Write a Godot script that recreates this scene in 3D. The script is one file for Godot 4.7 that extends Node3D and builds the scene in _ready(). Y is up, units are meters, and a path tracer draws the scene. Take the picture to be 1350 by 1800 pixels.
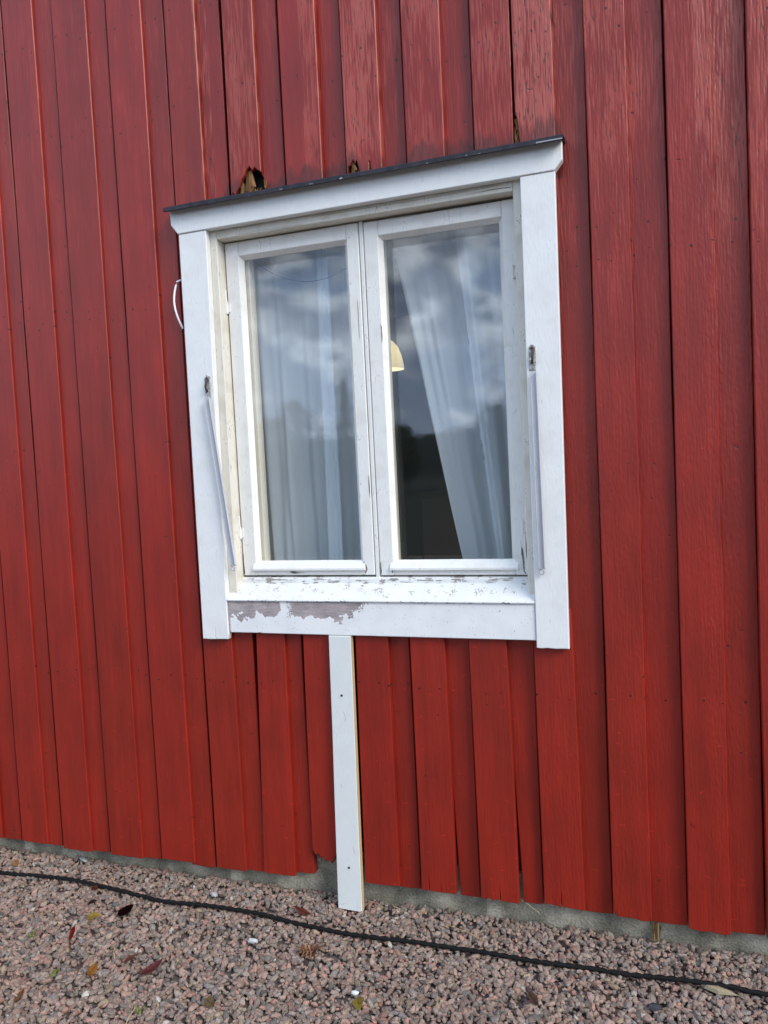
extends Node3D

var org := Vector3.ZERO          # base of the thing that is being built: its parts are kept relative to it
var rng := RandomNumberGenerator.new()
var used := {}
var M := {}

# ---------------------------------------------------------------- mesh builder
class MB:
	var v := PackedVector3Array()
	var n := PackedVector3Array()
	var uv := PackedVector2Array()
	var c := PackedColorArray()
	var col := Color(1, 1, 1)
	var o := Vector3.ZERO
	var uvf: Callable
	func put(p: Vector3, nn: Vector3, t := Vector2.ZERO) -> void:
		v.append(p - o)
		n.append(nn)
		uv.append(uvf.call(p) if uvf.is_valid() else t)
		c.append(col)
	func tri(a: Vector3, b: Vector3, d: Vector3, hint: Vector3) -> void:
		var nn := (d - a).cross(b - a)
		if nn.length() < 1e-12:
			return
		nn = nn.normalized()
		if nn.dot(hint) < 0.0:
			var k := b
			b = d
			d = k
			nn = -nn
		put(a, nn); put(b, nn); put(d, nn)
	func quad(a: Vector3, b: Vector3, d: Vector3, e: Vector3, hint: Vector3) -> void:
		tri(a, b, d, hint)
		tri(a, d, e, hint)
	func tri_s(a: Vector3, b: Vector3, d: Vector3, na: Vector3, nb: Vector3, nd: Vector3) -> void:
		var nn := (d - a).cross(b - a)
		if nn.length() < 1e-14:
			return
		if nn.dot(na + nb + nd) < 0.0:
			put(a, na); put(d, nd); put(b, nb)
		else:
			put(a, na); put(b, nb); put(d, nd)
	func mesh() -> ArrayMesh:
		var m := ArrayMesh.new()
		var a := []
		a.resize(Mesh.ARRAY_MAX)
		a[Mesh.ARRAY_VERTEX] = v
		a[Mesh.ARRAY_NORMAL] = n
		a[Mesh.ARRAY_TEX_UV] = uv
		a[Mesh.ARRAY_COLOR] = c
		m.add_surface_from_arrays(Mesh.PRIMITIVE_TRIANGLES, a)
		return m

func mb(col := Color(1, 1, 1)) -> MB:
	var m := MB.new()
	m.o = org
	m.col = col
	return m

# a box with chamfered edges, in world metres
func bevel_box(m: MB, lo: Vector3, hi: Vector3, b := 0.002, t := Transform3D.IDENTITY) -> void:
	var mid := (lo + hi) / 2.0
	var h := (hi - lo) / 2.0
	b = minf(b, minf(h.x, minf(h.y, h.z)) * 0.8)
	var P := func(sx: float, sy: float, sz: float, ax: int) -> Vector3:
		var s := Vector3(sx, sy, sz)
		var q := Vector3(s.x * (h.x - (0.0 if ax == 0 else b)), s.y * (h.y - (0.0 if ax == 1 else b)), s.z * (h.z - (0.0 if ax == 2 else b)))
		return t * (mid + q)
	var B := t.basis
	for s in [-1.0, 1.0]:
		m.quad(P.call(s, -1, -1, 0), P.call(s, 1, -1, 0), P.call(s, 1, 1, 0), P.call(s, -1, 1, 0), B * Vector3(s, 0, 0))
		m.quad(P.call(-1, s, -1, 1), P.call(1, s, -1, 1), P.call(1, s, 1, 1), P.call(-1, s, 1, 1), B * Vector3(0, s, 0))
		m.quad(P.call(-1, -1, s, 2), P.call(1, -1, s, 2), P.call(1, 1, s, 2), P.call(-1, 1, s, 2), B * Vector3(0, 0, s))
		for r in [-1.0, 1.0]:
			m.quad(P.call(s, r, -1, 0), P.call(s, r, 1, 0), P.call(s, r, 1, 1), P.call(s, r, -1, 1), B * Vector3(s, r, 0))
			m.quad(P.call(s, -1, r, 0), P.call(s, 1, r, 0), P.call(s, 1, r, 2), P.call(s, -1, r, 2), B * Vector3(s, 0, r))
			m.quad(P.call(-1, s, r, 1), P.call(1, s, r, 1), P.call(1, s, r, 2), P.call(-1, s, r, 2), B * Vector3(0, s, r))
			for k in [-1.0, 1.0]:
				m.tri(P.call(s, r, k, 0), P.call(s, r, k, 1), P.call(s, r, k, 2), B * Vector3(s, r, k))

# an outline in x and y pushed out from zb to zf with chamfered front edges; warp(x, y) bends the front
func slab(m: MB, outline: PackedVector2Array, zb: float, zf: float, ch := 0.0018, warp = null) -> void:
	if Geometry2D.is_polygon_clockwise(outline):
		outline.reverse()
	var k := outline.size()
	var inner := PackedVector2Array()
	for i in k:
		var p := outline[i]
		var d0 := (p - outline[(i + k - 1) % k]).normalized()
		var d1 := (outline[(i + 1) % k] - p).normalized()
		var nn := Vector2(-d0.y - d1.y, d0.x + d1.x)
		nn = nn.normalized() if nn.length() > 0.01 else Vector2.ZERO
		inner.append(p + nn * minf(ch / maxf(0.5, nn.dot(Vector2(-d0.y, d0.x))), ch * 1.6))
	var W := func(p: Vector2) -> float: return warp.call(p.x, p.y) if warp != null else 0.0
	var tr := Geometry2D.triangulate_polygon(inner)
	for i in range(0, tr.size(), 3):
		var q := []
		for j in 3:
			var p2 := inner[tr[i + j]]
			q.append(Vector3(p2.x, p2.y, zf + W.call(p2)))
		m.tri(q[0], q[1], q[2], Vector3(0, 0, 1))
	for i in k:
		var a := outline[i]
		var b := outline[(i + 1) % k]
		var ai := inner[i]
		var bi := inner[(i + 1) % k]
		var out := Vector3((b - a).y, -(b - a).x, 0)
		var wa: float = W.call(a)
		var wb: float = W.call(b)
		var af := Vector3(a.x, a.y, zf - ch + wa)
		var bf := Vector3(b.x, b.y, zf - ch + wb)
		m.quad(af, bf, Vector3(bi.x, bi.y, zf + W.call(bi)), Vector3(ai.x, ai.y, zf + W.call(ai)), out + Vector3(0, 0, out.length()))
		m.quad(af, bf, Vector3(b.x, b.y, zb + wb), Vector3(a.x, a.y, zb + wa), out)

# a tube along points; rad(s, angle) gives the radius at length s
func tube(m: MB, pts: PackedVector3Array, rad: Callable, sides := 8) -> void:
	var rings := []
	var s := 0.0
	for i in pts.size():
		var d := (pts[mini(i + 1, pts.size() - 1)] - pts[maxi(i - 1, 0)]).normalized()
		var side := d.cross(Vector3.UP if absf(d.y) < 0.9 else Vector3.RIGHT).normalized()
		var up := side.cross(d)
		if i > 0:
			s += pts[i].distance_to(pts[i - 1])
		var ring := []
		for j in sides:
			var a := TAU * j / sides
			var nn := side * cos(a) + up * sin(a)
			ring.append([pts[i] + nn * float(rad.call(s, a)), nn])
		rings.append(ring)
	for i in pts.size() - 1:
		for j in sides:
			var a = rings[i][j]
			var b = rings[i][(j + 1) % sides]
			var d = rings[i + 1][(j + 1) % sides]
			var e = rings[i + 1][j]
			m.tri_s(a[0], b[0], d[0], a[1], b[1], d[1])
			m.tri_s(a[0], d[0], e[0], a[1], d[1], e[1])
	for e in [0, pts.size() - 1]:
		var dirn := pts[e] - pts[1 if e == 0 else e - 1]
		for j in sides:
			m.tri(pts[e], rings[e][j][0], rings[e][(j + 1) % sides][0], dirn)

# ---------------------------------------------------------------- naming
func numbered(called: String) -> String:
	if not used.has(called):
		used[called] = 0
		return called
	used[called] += 1
	return "%s_%03d" % [called, used[called]]

func tag(o: Node, label: String, category: String, group := "", kind := "") -> void:
	if label: o.set_meta("label", label)
	if category: o.set_meta("category", category)
	if group: o.set_meta("group", group)
	if kind: o.set_meta("kind", kind)

func thing(called: String, at: Vector3, label: String, category: String, group := "") -> Node3D:
	var o := Node3D.new()
	o.name = numbered(called)
	add_child(o)
	o.position = at
	org = at
	tag(o, label, category, group)
	return o

func part(called: String, m: MB, mat: Material, parent: Node, label := "") -> MeshInstance3D:
	var o := MeshInstance3D.new()
	o.name = called
	o.mesh = m.mesh()
	o.material_override = mat
	o.cast_shadow = GeometryInstance3D.SHADOW_CASTING_SETTING_ON
	parent.add_child(o, true)
	if label: o.set_meta("label", label)
	return o

func single(called: String, m: MB, mat: Material, at: Vector3, label: String, category: String, group := "") -> MeshInstance3D:
	var o := part(numbered(called), m, mat, self)
	o.position = at
	tag(o, label, category, group)
	return o

func struct(called: String, m: MB, mat: Material) -> MeshInstance3D:
	var o := part(called, m, mat, self)
	o.set_meta("kind", "structure")
	return o

func box_part(called: String, lo: Vector3, hi: Vector3, mat: Material, parent: Node, b := 0.002, col := Color(1, 1, 1)) -> MeshInstance3D:
	var m := mb(col)
	bevel_box(m, lo, hi, b)
	return part(called, m, mat, parent)

# ---------------------------------------------------------------- textures
func noise(sd: int, freq: float, oct := 3, kind := FastNoiseLite.TYPE_SIMPLEX_SMOOTH, fract := FastNoiseLite.FRACTAL_FBM) -> FastNoiseLite:
	var f := FastNoiseLite.new()
	f.seed = sd
	f.frequency = freq
	f.noise_type = kind
	f.fractal_type = fract
	f.fractal_octaves = oct
	return f

# noise whose features are stretched sx, sy times
func streaks(sd: int, freq: float, w: int, h: int, sx: int, sy: int, oct := 3) -> PackedByteArray:
	var im := noise(sd, freq, oct).get_image(w / sx, h / sy)
	im.convert(Image.FORMAT_L8)
	im.resize(w, h, Image.INTERPOLATE_CUBIC)
	return im.get_data()

func mat(col: Color, rough := 0.5, spec := 0.5) -> StandardMaterial3D:
	var m := StandardMaterial3D.new()
	m.albedo_color = col
	m.roughness = rough
	m.metallic_specular = spec
	return m

func lin(r: float, g: float, b: float) -> Color:
	return Color(r, g, b).linear_to_srgb()

func tex(w: int, h: int, data: PackedByteArray, fmt := Image.FORMAT_RGB8) -> ImageTexture:
	return ImageTexture.create_from_image(Image.create_from_data(w, h, false, fmt, data))

func smooth(a: float, b: float, x: float) -> float:
	return smoothstep(a, b, x)

const WX0 := -1.0
const WW := 3.0
const WH := 3.4

func wall_uv(p: Vector3) -> Vector2:
	return Vector2((p.x - WX0) / WW, 1.0 - p.y / WH)

# red paint on boards: grain, cracks, chalky wear high up, rot above the window, nail heads
func wall_paint() -> void:
	var w := 1440
	var h := 1760
	var fine := streaks(11, 0.36, w, h, 1, 20, 3)
	var mid := streaks(12, 0.07, w, h, 1, 26, 3)
	var crack := streaks(13, 0.16, w, h, 1, 44, 2)
	var blot := streaks(14, 0.012, w, h, 1, 2, 4)
	var fuzz := streaks(15, 0.34, w, h, 1, 4, 2)
	var wide := streaks(16, 0.02, w, h, 1, 8, 2)
	var col := PackedByteArray()
	col.resize(w * h * 3)
	var hei := PackedByteArray()
	hei.resize(w * h)
	# how worn and how rough sawn each column of the wall is
	var worn := PackedFloat32Array()
	var rough := PackedFloat32Array()
	worn.resize(w)
	rough.resize(w)
	for i in w:
		var x := WX0 + WW * (i + 0.5) / w
		var wv := 0.28
		for b in [[-0.1, 0.095, 0.35], [0.085, 0.13, 0.9], [0.19, 0.30, 0.75], [0.30, 0.385, 0.4], [0.385, 0.455, 0.08], [0.455, 0.508, 0.75], [0.588, 0.70, 0.95], [0.70, 0.778, 0.55], [0.778, 0.892, 0.75], [0.892, 0.98, 0.3], [0.98, 1.095, 0.8], [1.095, 1.206, 1.25], [1.206, 1.292, 0.65], [1.292, 1.40, 0.8], [1.40, 1.494, 0.75], [1.494, 1.565, 0.5], [1.565, 1.69, 1.0], [1.69, 2.0, 0.8]]:
			if x >= b[0] and x < b[1]:
				wv = b[2]
		worn[i] = wv
		rough[i] = 0.35 + 0.5 * smooth(0.9, 1.35, x)
		for b in [[1.32, 1.385, 1.0], [1.565, 1.66, 1.25], [1.09, 1.2, 1.0], [-0.87, -0.75, 0.5]]:
			if x >= b[0] and x < b[1]:
				rough[i] = b[2]
	for j in h:
		var y := WH * (1.0 - (j + 0.5) / h)
		var high := smooth(1.3, 2.75, y)
		var rot := smooth(2.47, 2.29, y) * (1.0 if y > 2.2 else 0.0)
		var foot := smooth(0.16, 0.075, y)
		for i in w:
			var k := j * w + i
			var f := fine[k] / 255.0
			var md := mid[k] / 255.0
			var bl := blot[k] / 255.0
			var fz := fuzz[k] / 255.0
			var wd := wide[k] / 255.0
			var cr := absf(crack[k] / 255.0 - 0.5)
			var wn := worn[i] * (0.06 + 0.94 * high) * (1.0 + 0.12 * (fz - 0.5))
			# chalky pale streaks
			var pale := clampf((f * 0.8 + md * 0.4 + bl * 0.45 - 1.07 + 0.44 * wn) * 5.0, 0.0, 1.0) * minf(wn, 1.0)
			var tone := 0.89 + 0.12 * bl + 0.10 * (md - 0.5) + 0.09 * (wd - 0.5) + 0.09 * (f - 0.5)
			var r := 147.0 * tone
			var g := 36.0 * tone
			var b := 21.0 * tone
			r += (186.0 - r) * pale * 0.58
			g += (112.0 - g) * pale * 0.58
			b += (100.0 - b) * pale * 0.58
			# open cracks in the paint
			var ck := clampf(1.0 - cr / (0.010 + 0.012 * wn), 0.0, 1.0) * smooth(0.50, 0.85, bl * 0.6 + 0.45 * wn + 0.15 * foot)
			# rot creeping up from the cap
			if rot > 0.0 and i > w * 0.385 and i < w * 0.74:
				var st := clampf((rot * 1.25 + md * 0.5 + f * 0.35 + bl * 0.5 - 1.62) * 5.0, 0.0, 1.0) * 0.5
				r += (66.0 - r) * st
				g += (26.0 - g) * st
				b += (20.0 - b) * st
				ck = maxf(ck, st * 0.5 * clampf(1.0 - cr / 0.05, 0.0, 1.0))
			var dk := 1.0 - 0.55 * ck
			r *= dk
			g *= dk
			b *= dk
			col[k * 3] = int(clampf(r, 0, 255))
			col[k * 3 + 1] = int(clampf(g, 0, 255))
			col[k * 3 + 2] = int(clampf(b, 0, 255))
			var ru := rough[i] * (0.55 + 0.6 * wd)
			var hh := 0.55 + (f - 0.5) * 0.48 * (0.38 + wn * 0.55 + ru * 0.3) + (md - 0.5) * 0.16 + (fz - 0.5) * 0.30 * ru + (wd - 0.5) * 0.14 - ck * 0.3
			hei[k] = int(clampf(hh, 0.0, 1.0) * 255.0)
	# nail heads, knots, scuffs
	var r2 := RandomNumberGenerator.new()
	r2.seed = 77
	for row in [[2.93, 0.02], [2.02, 0.06], [1.98, 0.03], [0.735, 0.015], [2.62, 0.05]]:
		for q in 60:
			var x := WX0 + WW * q / 60.0 + r2.randf_range(-0.012, 0.012)
			spot(col, hei, w, h, x, row[0] + r2.randf_range(-row[1], row[1]), r2.randf_range(0.0022, 0.0040), r2.randf_range(0.4, 0.75), r2.randf_range(-50, 70))
	for q in 260:
		var x := r2.randf_range(WX0, WX0 + WW)
		var y := r2.randf_range(0.1, 3.3)
		spot(col, hei, w, h, x, y, r2.randf_range(0.0015, 0.003), r2.randf_range(0.35, 0.8), -50.0)
	for q in 330:   # pale scuffs, most of them low down
		var x := r2.randf_range(WX0, WX0 + WW)
		var y := 0.07 + 1.5 * pow(r2.randf(), 1.8)
		var a := r2.randf_range(-0.6, 0.6)
		for s in r2.randi_range(2, 9):
			spot(col, hei, w, h, x + s * 0.0022 * cos(a), y + s * 0.0022 * sin(a), 0.0013, r2.randf_range(1.2, 1.5), 14.0)
	for q in 60:   # curved knot edges
		var x := r2.randf_range(WX0, WX0 + WW)
		var y := r2.randf_range(0.2, 3.2)
		var rad := r2.randf_range(0.006, 0.013)
		var a0 := r2.randf_range(0, TAU)
		for s in 14:
			spot(col, hei, w, h, x + rad * cos(a0 + s * 0.16), y + rad * 0.8 * sin(a0 + s * 0.16), 0.0014, 0.62, -45.0)
	var m := mat(Color.WHITE, 0.42, 0.5)
	m.albedo_texture = tex(w, h, col)
	m.vertex_color_use_as_albedo = true
	m.heightmap_enabled = true
	m.heightmap_texture = tex(w, h, hei, Image.FORMAT_L8)
	m.heightmap_scale = 0.32
	M.red = m

func spot(col: PackedByteArray, hei: PackedByteArray, w: int, h: int, x: float, y: float, r: float, mul: float, dh: float) -> void:
	var px := int((x - WX0) / WW * w)
	var py := int((1.0 - y / WH) * h)
	var k := int(ceil(r / WW * w))
	for j in range(py - k, py + k + 1):
		for i in range(px - k, px + k + 1):
			if i < 0 or j < 0 or i >= w or j >= h:
				continue
			var d := Vector2((i - px) * WW / w, (j - py) * WH / h).length()
			if d > r:
				continue
			var q := (j * w + i)
			for c in 3:
				col[q * 3 + c] = int(clampf(col[q * 3 + c] * mul, 0, 255))
			hei[q] = int(clampf(hei[q] + dh, 0, 255))

# white paint: nearly even, with faint brush marks, specks and, when old, crazing and bare spots
func paint(sd: int, old: float, base: Color, rough: float, bump: float) -> StandardMaterial3D:
	var w := 640
	var a := streaks(sd, 0.008, w, w, 1, 1, 4)
	var b := streaks(sd + 1, 0.12, w, w, 1, 4, 2)
	var c := streaks(sd + 2, 0.045, w, w, 1, 6, 2)
	var e := streaks(sd + 3, 0.10, w, w, 1, 1, 3)
	var col := PackedByteArray()
	col.resize(w * w * 3)
	var hei := PackedByteArray()
	hei.resize(w * w)
	for k in w * w:
		var lo := a[k] / 255.0
		var t := 0.975 + 0.025 * lo + 0.02 * (b[k] / 255.0 - 0.5)
		var cr := absf(c[k] / 255.0 - 0.5)
		var ck := clampf(1.0 - cr / 0.018, 0.0, 1.0) * smooth(0.52, 0.8, lo) * old
		var sp := smooth(0.83, 0.9, e[k] / 255.0) * (0.2 + 0.3 * old) * smooth(0.45, 0.75, lo)
		var dirt := smooth(0.55, 0.95, 1.0 - lo) * old * 0.07
		var d := t * (1.0 - 0.55 * ck) * (1.0 - 0.5 * sp)
		col[k * 3] = int(clampf(255.0 * d * (1.0 - dirt * 0.7), 0, 255))
		col[k * 3 + 1] = int(clampf(255.0 * d * (1.0 - dirt * 0.85), 0, 255))
		col[k * 3 + 2] = int(clampf(255.0 * d * (1.0 - dirt * 1.15), 0, 255))
		hei[k] = int(clampf(150.0 + (b[k] - 128) * 0.35 + (a[k] - 128) * 0.25 - 110.0 * ck - 60.0 * sp, 0, 255))
	var m := mat(base, rough, 0.5)
	m.albedo_texture = tex(w, w, col)
	m.vertex_color_use_as_albedo = true
	m.heightmap_enabled = true
	m.heightmap_texture = tex(w, w, hei, Image.FORMAT_L8)
	m.heightmap_scale = bump
	m.uv1_triplanar = true
	m.uv1_triplanar_sharpness = 8.0
	m.uv1_scale = Vector3(1.6, 1.6, 1.6)
	m.uv1_offset = Vector3(0.37, 0.19 + sd * 0.01, 0.53)
	return m

# paint that has peeled: "bare" gives 0..1 for the place (x, y in 0..1)
func peeled(sd: int, w: int, h: int, aspect: float, bare: Callable, base: Color, wood: Color) -> StandardMaterial3D:
	var n1 := noise(sd, 0.022, 3)
	var n2 := noise(sd + 1, 0.14, 3)
	var n3 := noise(sd + 2, 0.05, 2)
	var col := Image.create(w, h, false, Image.FORMAT_RGB8)
	var hei := Image.create(w, h, false, Image.FORMAT_L8)
	for j in h:
		for i in w:
			var u := (i + 0.5) / w
			var v := (j + 0.5) / h
			var q: Vector2 = bare.call(u, v, n1.get_noise_2d(i, j), n2.get_noise_2d(i, j), n3.get_noise_2d(i * 0.25, j * 3.0))
			var g := n3.get_noise_2d(i * 0.25, j * 3.0)
			var wd := wood * (1.0 + 0.12 * g + 0.10 * n2.get_noise_2d(i, j) + 0.15 * n1.get_noise_2d(i * 0.6, j * 0.6)) 
			var c := base * (1.0 + 0.03 * n1.get_noise_2d(i * 0.5, j * 0.5))
			c = c.lerp(Color(0.33, 0.30, 0.26), q.y)
			c = c.lerp(wd, q.x)
			c.a = 1.0
			col.set_pixel(i, j, c.clamp())
			var hv := clampf(0.7 + 0.06 * n2.get_noise_2d(i, j) - 0.45 * q.x - 0.2 * q.y + 0.1 * g * q.x, 0, 1)
			hei.set_pixel(i, j, Color(hv, hv, hv))
	var m := mat(Color.WHITE, 0.45, 0.5)
	m.albedo_texture = ImageTexture.create_from_image(col)
	m.heightmap_enabled = true
	m.heightmap_texture = ImageTexture.create_from_image(hei)
	m.heightmap_scale = 0.12
	m.texture_repeat = false
	return m

func stone_like(sd: int, c0: Color, c1: Color, rough: float, bump: float, scale: float) -> StandardMaterial3D:
	var w := 512
	var a := streaks(sd, 0.012, w, w, 1, 1, 5)
	var b := streaks(sd + 1, 0.2, w, w, 1, 1, 3)
	var col := PackedByteArray()
	col.resize(w * w * 3)
	var hei := PackedByteArray()
	hei.resize(w * w)
	for k in w * w:
		var t := clampf(a[k] / 255.0 + (b[k] / 255.0 - 0.5) * 0.5, 0, 1)
		var c := c0.lerp(c1, t)
		col[k * 3] = int(c.r * 255)
		col[k * 3 + 1] = int(c.g * 255)
		col[k * 3 + 2] = int(c.b * 255)
		hei[k] = int(clampf(b[k] * 0.7 + a[k] * 0.3, 0, 255))
	var m := mat(Color.WHITE, rough, 0.4)
	m.albedo_texture = tex(w, w, col)
	m.heightmap_enabled = true
	m.heightmap_texture = tex(w, w, hei, Image.FORMAT_L8)
	m.heightmap_scale = bump
	m.uv1_triplanar = true
	m.uv1_world_triplanar = true
	m.uv1_scale = Vector3.ONE * scale
	return m

func sky_picture() -> ImageTexture:
	var w := 1536
	var h := 768
	var big := noise(5, 1.05, 6)
	var det := noise(9, 3.4, 6)
	var im := Image.create(w, h, false, Image.FORMAT_RGBF)
	for j in h:
		var el := (0.5 - (j + 0.5) / h) * PI
		for i in w:
			var az := (i + 0.5) / w * TAU
			if el < 0.0:
				im.set_pixel(i, j, Color(0.36, 0.37, 0.36))
				continue
			var d := Vector3(sin(az) * cos(el), sin(el), cos(az) * cos(el))
			var p := d * 2.0 / (d.y + 0.32)
			var n := big.get_noise_3d(p.x, p.y * 0.4 + 3.0, p.z)
			var t := det.get_noise_3d(p.x * 1.3 + 7.0, p.y, p.z * 1.3)
			var blue := Color(0.20, 0.40, 0.80).lerp(Color(0.62, 0.76, 0.98), pow(1.0 - d.y, 4.0)) * 1.0
			var cover := smoothstep(-0.20, 0.04, n + 0.32 * t)
			var thick := smoothstep(-0.16, 0.30, n * 0.75 + 0.55 * t)
			var cloud := Color(1.80, 2.02, 2.26).lerp(Color(0.28, 0.39, 0.61), thick)
			cloud = cloud.lerp(Color(1.15, 1.24, 1.36), 0.35 * pow(1.0 - d.y, 5.0))
			im.set_pixel(i, j, blue.lerp(cloud, cover))
	return ImageTexture.create_from_image(im)

# ---------------------------------------------------------------- the scene
func _ready() -> void:
	rng.seed = 20240
	var cam := Camera3D.new()
	cam.name = "camera"
	cam.position = Vector3(1.4152, 1.4095, 2.2295)
	cam.rotation = Vector3(-0.0546, 0.3296, -0.0492)
	cam.fov = 67.386
	cam.near = 0.05
	cam.far = 1200.0
	add_child(cam)
	cam.current = true

	var env := Environment.new()
	env.background_mode = Environment.BG_SKY
	var ps := PanoramaSkyMaterial.new()
	ps.panorama = sky_picture()
	ps.energy_multiplier = 1.0
	env.sky = Sky.new()
	env.sky.sky_material = ps
	env.ambient_light_source = Environment.AMBIENT_SOURCE_SKY
	env.tonemap_mode = Environment.TONE_MAPPER_LINEAR
	env.tonemap_exposure = 1.33
	env.sdfgi_enabled = true
	env.ssao_enabled = true
	env.ssil_enabled = true
	var we := WorldEnvironment.new()
	we.name = "world_environment"
	we.environment = env
	add_child(we)

	var sun := DirectionalLight3D.new()
	sun.name = "sun"
	sun.light_energy = 0.7
	sun.light_color = Color(1.0, 0.98, 0.95)
	sun.light_angular_distance = 30.0
	sun.shadow_enabled = true
	add_child(sun)
	var from := Vector3(0.92, 0.72, 0.52)
	sun.look_at_from_position(from * 10.0, Vector3.ZERO, Vector3.UP)

	materials()
	ground()
	wall()
	window()
	interior()
	behind_camera()
	strip_and_small()
	gravel()
	litter()

func materials() -> void:
	wall_paint()
	M.trim = paint(31, 0.25, lin(0.82, 0.82, 0.80), 0.38, 0.09)
	M.sash = paint(41, 0.5, lin(0.80, 0.79, 0.75), 0.42, 0.05)
	M.frame = paint(51, 1.0, lin(0.72, 0.68, 0.59), 0.5, 0.06)
	M.inner = paint(61, 0.3, lin(0.74, 0.70, 0.58), 0.5, 0.04)
	M.dark = mat(lin(0.02, 0.017, 0.015), 0.9)
	M.raw = mat(lin(0.55, 0.38, 0.19), 0.7)
	M.raw.vertex_color_use_as_albedo = true
	M.worn = stone_like(145, Color(0.6, 0.6, 0.6), Color(1, 1, 1), 0.85, 0.08, 9.0)
	M.worn.vertex_color_use_as_albedo = true
	M.tint = mat(Color.WHITE, 0.6)
	M.tint.vertex_color_use_as_albedo = true
	M.tint.backlight_enabled = false
	M.cap = stone_like(71, Color(0.13, 0.125, 0.15), Color(0.24, 0.23, 0.26), 0.55, 0.05, 3.0)
	M.concrete = stone_like(81, Color(0.37, 0.355, 0.305), Color(0.74, 0.71, 0.63), 0.9, 0.35, 1.1)
	M.soil = stone_like(91, Color(0.30, 0.26, 0.24), Color(0.48, 0.42, 0.40), 0.95, 0.3, 2.5)
	M.metal = stone_like(101, Color(0.16, 0.13, 0.11), Color(0.42, 0.38, 0.35), 0.6, 0.1, 14.0)
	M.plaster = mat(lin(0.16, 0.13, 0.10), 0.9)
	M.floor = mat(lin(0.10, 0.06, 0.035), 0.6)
	M.grass = stone_like(111, Color(0.08, 0.12, 0.06), Color(0.15, 0.18, 0.09), 0.95, 0.5, 0.4)
	M.forest = stone_like(121, Color(0.06, 0.09, 0.06), Color(0.13, 0.16, 0.09), 0.95, 0.5, 0.1)
	M.leaf = mat(Color.WHITE, 0.8, 0.15)
	M.leaf.vertex_color_use_as_albedo = true
	M.leaf.backlight_enabled = true
	M.leaf.backlight = Color(0.3, 0.3, 0.3)
	var g := mat(Color(0.9, 0.95, 0.97, 0.0015), 0.02, 0.5)
	g.transparency = BaseMaterial3D.TRANSPARENCY_ALPHA
	var nt := NoiseTexture2D.new()
	nt.width = 256
	nt.height = 256
	nt.seamless = true
	nt.noise = noise(3, 0.012, 2)
	g.heightmap_enabled = true
	g.heightmap_texture = nt
	g.heightmap_scale = 0.02
	g.uv1_scale = Vector3(3, 3, 3)
	M.glass = g
	var cur := mat(Color(0.90, 0.945, 0.97, 0.84), 0.95, 0.1)
	cur.transparency = BaseMaterial3D.TRANSPARENCY_ALPHA
	cur.backlight_enabled = true
	cur.backlight = Color(0.8, 0.8, 0.8)
	cur.cull_mode = BaseMaterial3D.CULL_DISABLED
	M.curtain = cur
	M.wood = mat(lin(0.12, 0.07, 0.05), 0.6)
	M.bar = paint(131, 0.5, lin(0.52, 0.53, 0.56), 0.4, 0.04)
	M.flaky = stone_like(133, Color(0.36, 0.34, 0.32), Color(0.92, 0.92, 0.92), 0.6, 0.15, 16.0)
	M.batten = paint(137, 0.15, lin(0.72, 0.74, 0.71), 0.4, 0.03)
	M.apron = peeled(201, 1024, 112, 9.4, func(u, v, n1, n2, n3):
		# the bare strip: along the top, with a tongue of paint left standing
		var low: float = 0.46 + 0.07 * sin(u * 22.0 + 0.6) + 0.34 * n1 + 0.022 * n2
		if u > 0.195 + 0.02 * n1 and u < 0.225 + 0.03 * n2: low = 0.0
		if u > 0.24 and u < 0.26: low += 0.08
		if u > 0.30 and u < 0.325: low = minf(low, 0.55)
		if u > 0.25 and u < 0.30: low -= 0.02
		low *= 1.0 - smoothstep(0.42, 0.50, u + 0.03 * n2)
		var bare: float = 1.0 if v < low and v > 0.02 else 0.0
		if u < 0.012 and n2 > -0.05: bare = 1.0
		var speck: float = smoothstep(0.64, 0.70, n2 + 0.35 * n1) * 0.6
		return Vector2(bare, speck), Color(0.905, 0.905, 0.90), Color(0.645, 0.60, 0.595))
	M.sill = peeled(211, 1024, 96, 10.0, func(u, v, n1, n2, n3):
		var grey: float = smoothstep(0.16, 0.30, 0.7 * n3 + 0.7 * n1 + 0.25 * n2 - absf(v - 0.20) * 2.2 + 0.14)
		var dots: float = smoothstep(0.22, 0.34, n2 + 0.9 * n1 - absf(v - 0.60) * 1.9 - 0.10) * 0.40
		var lip: float = smoothstep(0.15, 0.3, n2 + n1 * 0.6 - (1.0 - v) * 4.0 - 0.05)
		return Vector2(grey * 0.85, maxf(dots, lip)), Color(0.86, 0.86, 0.85), Color(0.50, 0.48, 0.45))
	M.shade = mat(lin(0.70, 0.64, 0.42), 0.5)
	M.shade.emission_enabled = true
	M.shade.emission = Color(0.95, 0.92, 0.76)
	M.shade.emission_energy_multiplier = 0.36
	M.shade.backlight_enabled = true
	M.shade.backlight = Color(0.5, 0.45, 0.3)

func ground() -> void:
	org = Vector3.ZERO
	var m := mb()
	m.quad(Vector3(-30, -0.012, -0.2), Vector3(30, -0.012, -0.2), Vector3(30, -0.012, 7), Vector3(-30, -0.012, 7), Vector3.UP)
	struct("gravel_bed", m, M.soil)
	m = mb()
	m.quad(Vector3(-700, -0.03, -600), Vector3(700, -0.03, -600), Vector3(700, -0.03, 700), Vector3(-700, -0.03, 700), Vector3.UP)
	struct("ground", m, M.grass)

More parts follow.
